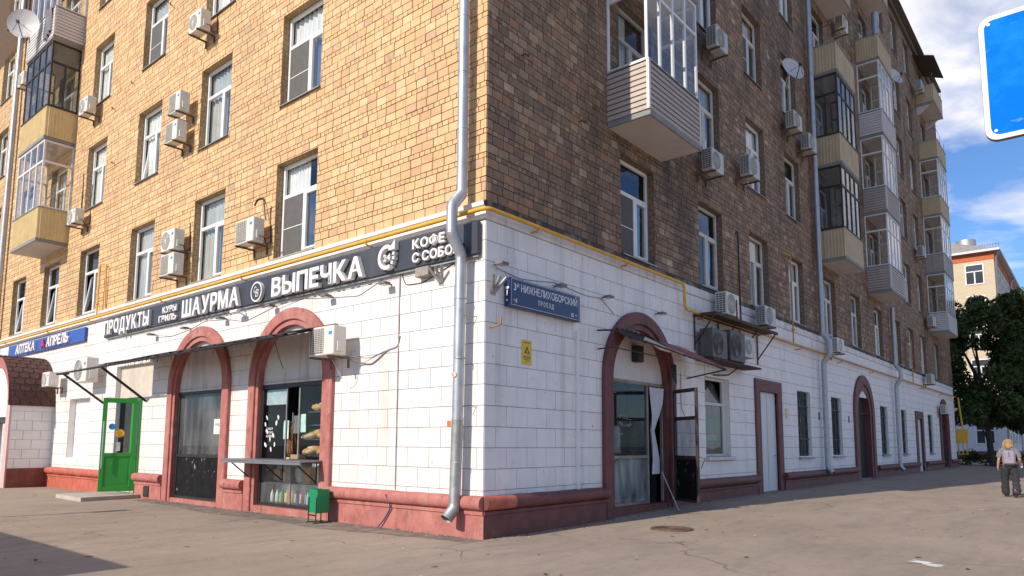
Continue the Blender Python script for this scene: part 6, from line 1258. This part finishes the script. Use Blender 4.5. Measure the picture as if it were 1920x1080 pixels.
# ------------------------------------------------------------------ trees
def leafmat(name, a, b):
    m = bpy.data.materials.new(name); m.use_nodes = True; N = NT(m); p = m.node_tree.nodes['Principled BSDF']; p.inputs['Roughness'].default_value = .6; p.inputs['Specular IOR Level'].default_value = .3
    at = N.n('ShaderNodeAttribute', attribute_name='bc'); N.l(at.outputs['Color'], p.inputs['Base Color'])
    tr = N.n('ShaderNodeBsdfTranslucent'); N.l(at.outputs['Color'], tr.inputs[0]); mx_ = N.n('ShaderNodeMixShader'); mx_.inputs[0].default_value = .25; o = m.node_tree.nodes['Material Output']; N.l(p.outputs[0], mx_.inputs[1]); N.l(tr.outputs[0], mx_.inputs[2]); N.l(mx_.outputs[0], o.inputs[0]); return m
M_leaf = leafmat('tree_leaf', 0, 0); M_bark = pm('bark', (.05, .04, .032), .9, var=.3, scale=8, bump=.5, bscale=20)
def leaves(ctrs, n, size, col):
    C_ = np.array([c_[0] for c_ in ctrs]); Rr_ = np.array([c_[1] for c_ in ctrs]); pr = Rr_**2/(Rr_**2).sum(); k = RNG.choice(len(ctrs), n, p=pr)
    dv = RNG.normal(size=(n, 3)); dv /= np.linalg.norm(dv, axis=1)[:, None]; rad = Rr_[k]*RNG.uniform(.35, 1.08, n)**.6; P = C_[k]+dv*rad[:, None]*np.array([1, 1, .8])
    A = RNG.normal(size=(n, 3)); A /= np.linalg.norm(A, axis=1)[:, None]; B = np.cross(A, RNG.normal(size=(n, 3))); B /= np.linalg.norm(B, axis=1)[:, None]; s_ = size*RNG.uniform(.6, 1.4, n)[:, None]
    V = np.stack([P-A*s_, P-B*s_*.45, P+A*s_, P+B*s_*.45], 1)
    me = bpy.data.meshes.new('crown'); me.vertices.add(n*4); me.vertices.foreach_set('co', V.reshape(-1)); me.loops.add(n*4); me.loops.foreach_set('vertex_index', np.arange(n*4, dtype=np.int32)); me.polygons.add(n); me.polygons.foreach_set('loop_start', np.arange(0, n*4, 4, dtype=np.int32)); me.polygons.foreach_set('use_smooth', np.zeros(n, dtype=bool)); me.update(calc_edges=True); me.materials.append(M_leaf)
    at = me.attributes.new('bc', 'FLOAT_COLOR', 'POINT'); cc_ = np.ones((n, 4, 4)); clump = RNG.uniform(.65, 1.35, len(ctrs))[k]; cc_[:, :, :3] = (np.array(col)*(clump*RNG.uniform(.7, 1.3, n))[:, None])[:, None, :]; at.data.foreach_set('color', cc_.reshape(-1)); return me
def tree(x, y, h, r_, label, lean=(0, 0), n=9000, low=2.8, seed=0):
    t = thing('broadleaf_tree', label, 'tree', Matrix.Translation((x, y, gz(x, y))), 'trees beyond the building end'); R_ = random.Random(seed)
    b = MB(); top = (lean[0], lean[1], h*.8); b.tube([(0, 0, -.1), (lean[0]*.3, lean[1]*.3, h*.25), (lean[0]*.6, lean[1]*.6, h*.5), top], [.22, .17, .12, .05], 8); ct = []
    for i in range(46):
        z = low+(h-low)*R_.random()**.85; k = (z-low)/(h-low); rr = r_*(.55+.75*math.sin(math.pi*min(1, k*.85+.12))); a = R_.uniform(0, 6.283); q_ = rr*math.sqrt(R_.random())
        ct.append(((lean[0]*k+q_*math.cos(a), lean[1]*k+q_*math.sin(a), z), R_.uniform(.55, 1.25)))
        if i % 3 == 0: b.tube([(lean[0]*.4, lean[1]*.4, z*.55), ((lean[0]*k+q_*math.cos(a))*.6, (lean[1]*k+q_*math.sin(a))*.6, z*.8), ct[-1][0]], [.07, .045, .015], 5)
    b.build('trunk', M_bark, t); put('crown', leaves(ct, n, .17, (.058, .088, .026)), t)
tree(3.6, 53.5, 12.0, 2.4, 'full dark tree between the leaning tree and the right edge', (.2, 0), 13000, 2.9, 8)
tree(1.6, 51.5, 11.6, 2.5, 'dark leafy tree with leaning trunk just past the building end', (-.6, 0), 14000, 3.0, 1)
tree(5.2, 55, 12.2, 2.8, 'broad dark tree cut by the right edge of the picture', (0, 0), 14000, 3.0, 2)
tree(-2.8, 54, 12.8, 2.4, 'tree half hidden behind the building end', (.3, 0), 9000, 2.2, 3)
tree(9.5, 62, 12.5, 3.0, 'tree standing outside the right edge of the picture', (0, 0), 7000, 3.0, 4)
def bush(x, y, r_, lab, seed):
    R_ = random.Random(seed); t = thing('bush', lab, 'bush', Matrix.Translation((x, y, gz(x, y)))); ct = [((R_.uniform(-r_, r_), R_.uniform(-.5, .5), R_.uniform(.1, .8)), R_.uniform(.3, .55)) for i in range(12)]
    put('foliage', leaves(ct, 1800, .08, (.045, .065, .02)), t); MB().tube([(0, 0, -.05), (0, 0, .5)], .03, 5).build('stem', M_bark, t)
bush(1.0, 53.5, 1.5, 'low dark bush at the foot of the leaning tree', 5); bush(3.6, 57, 1.6, 'low dark bush behind the walking person', 6)
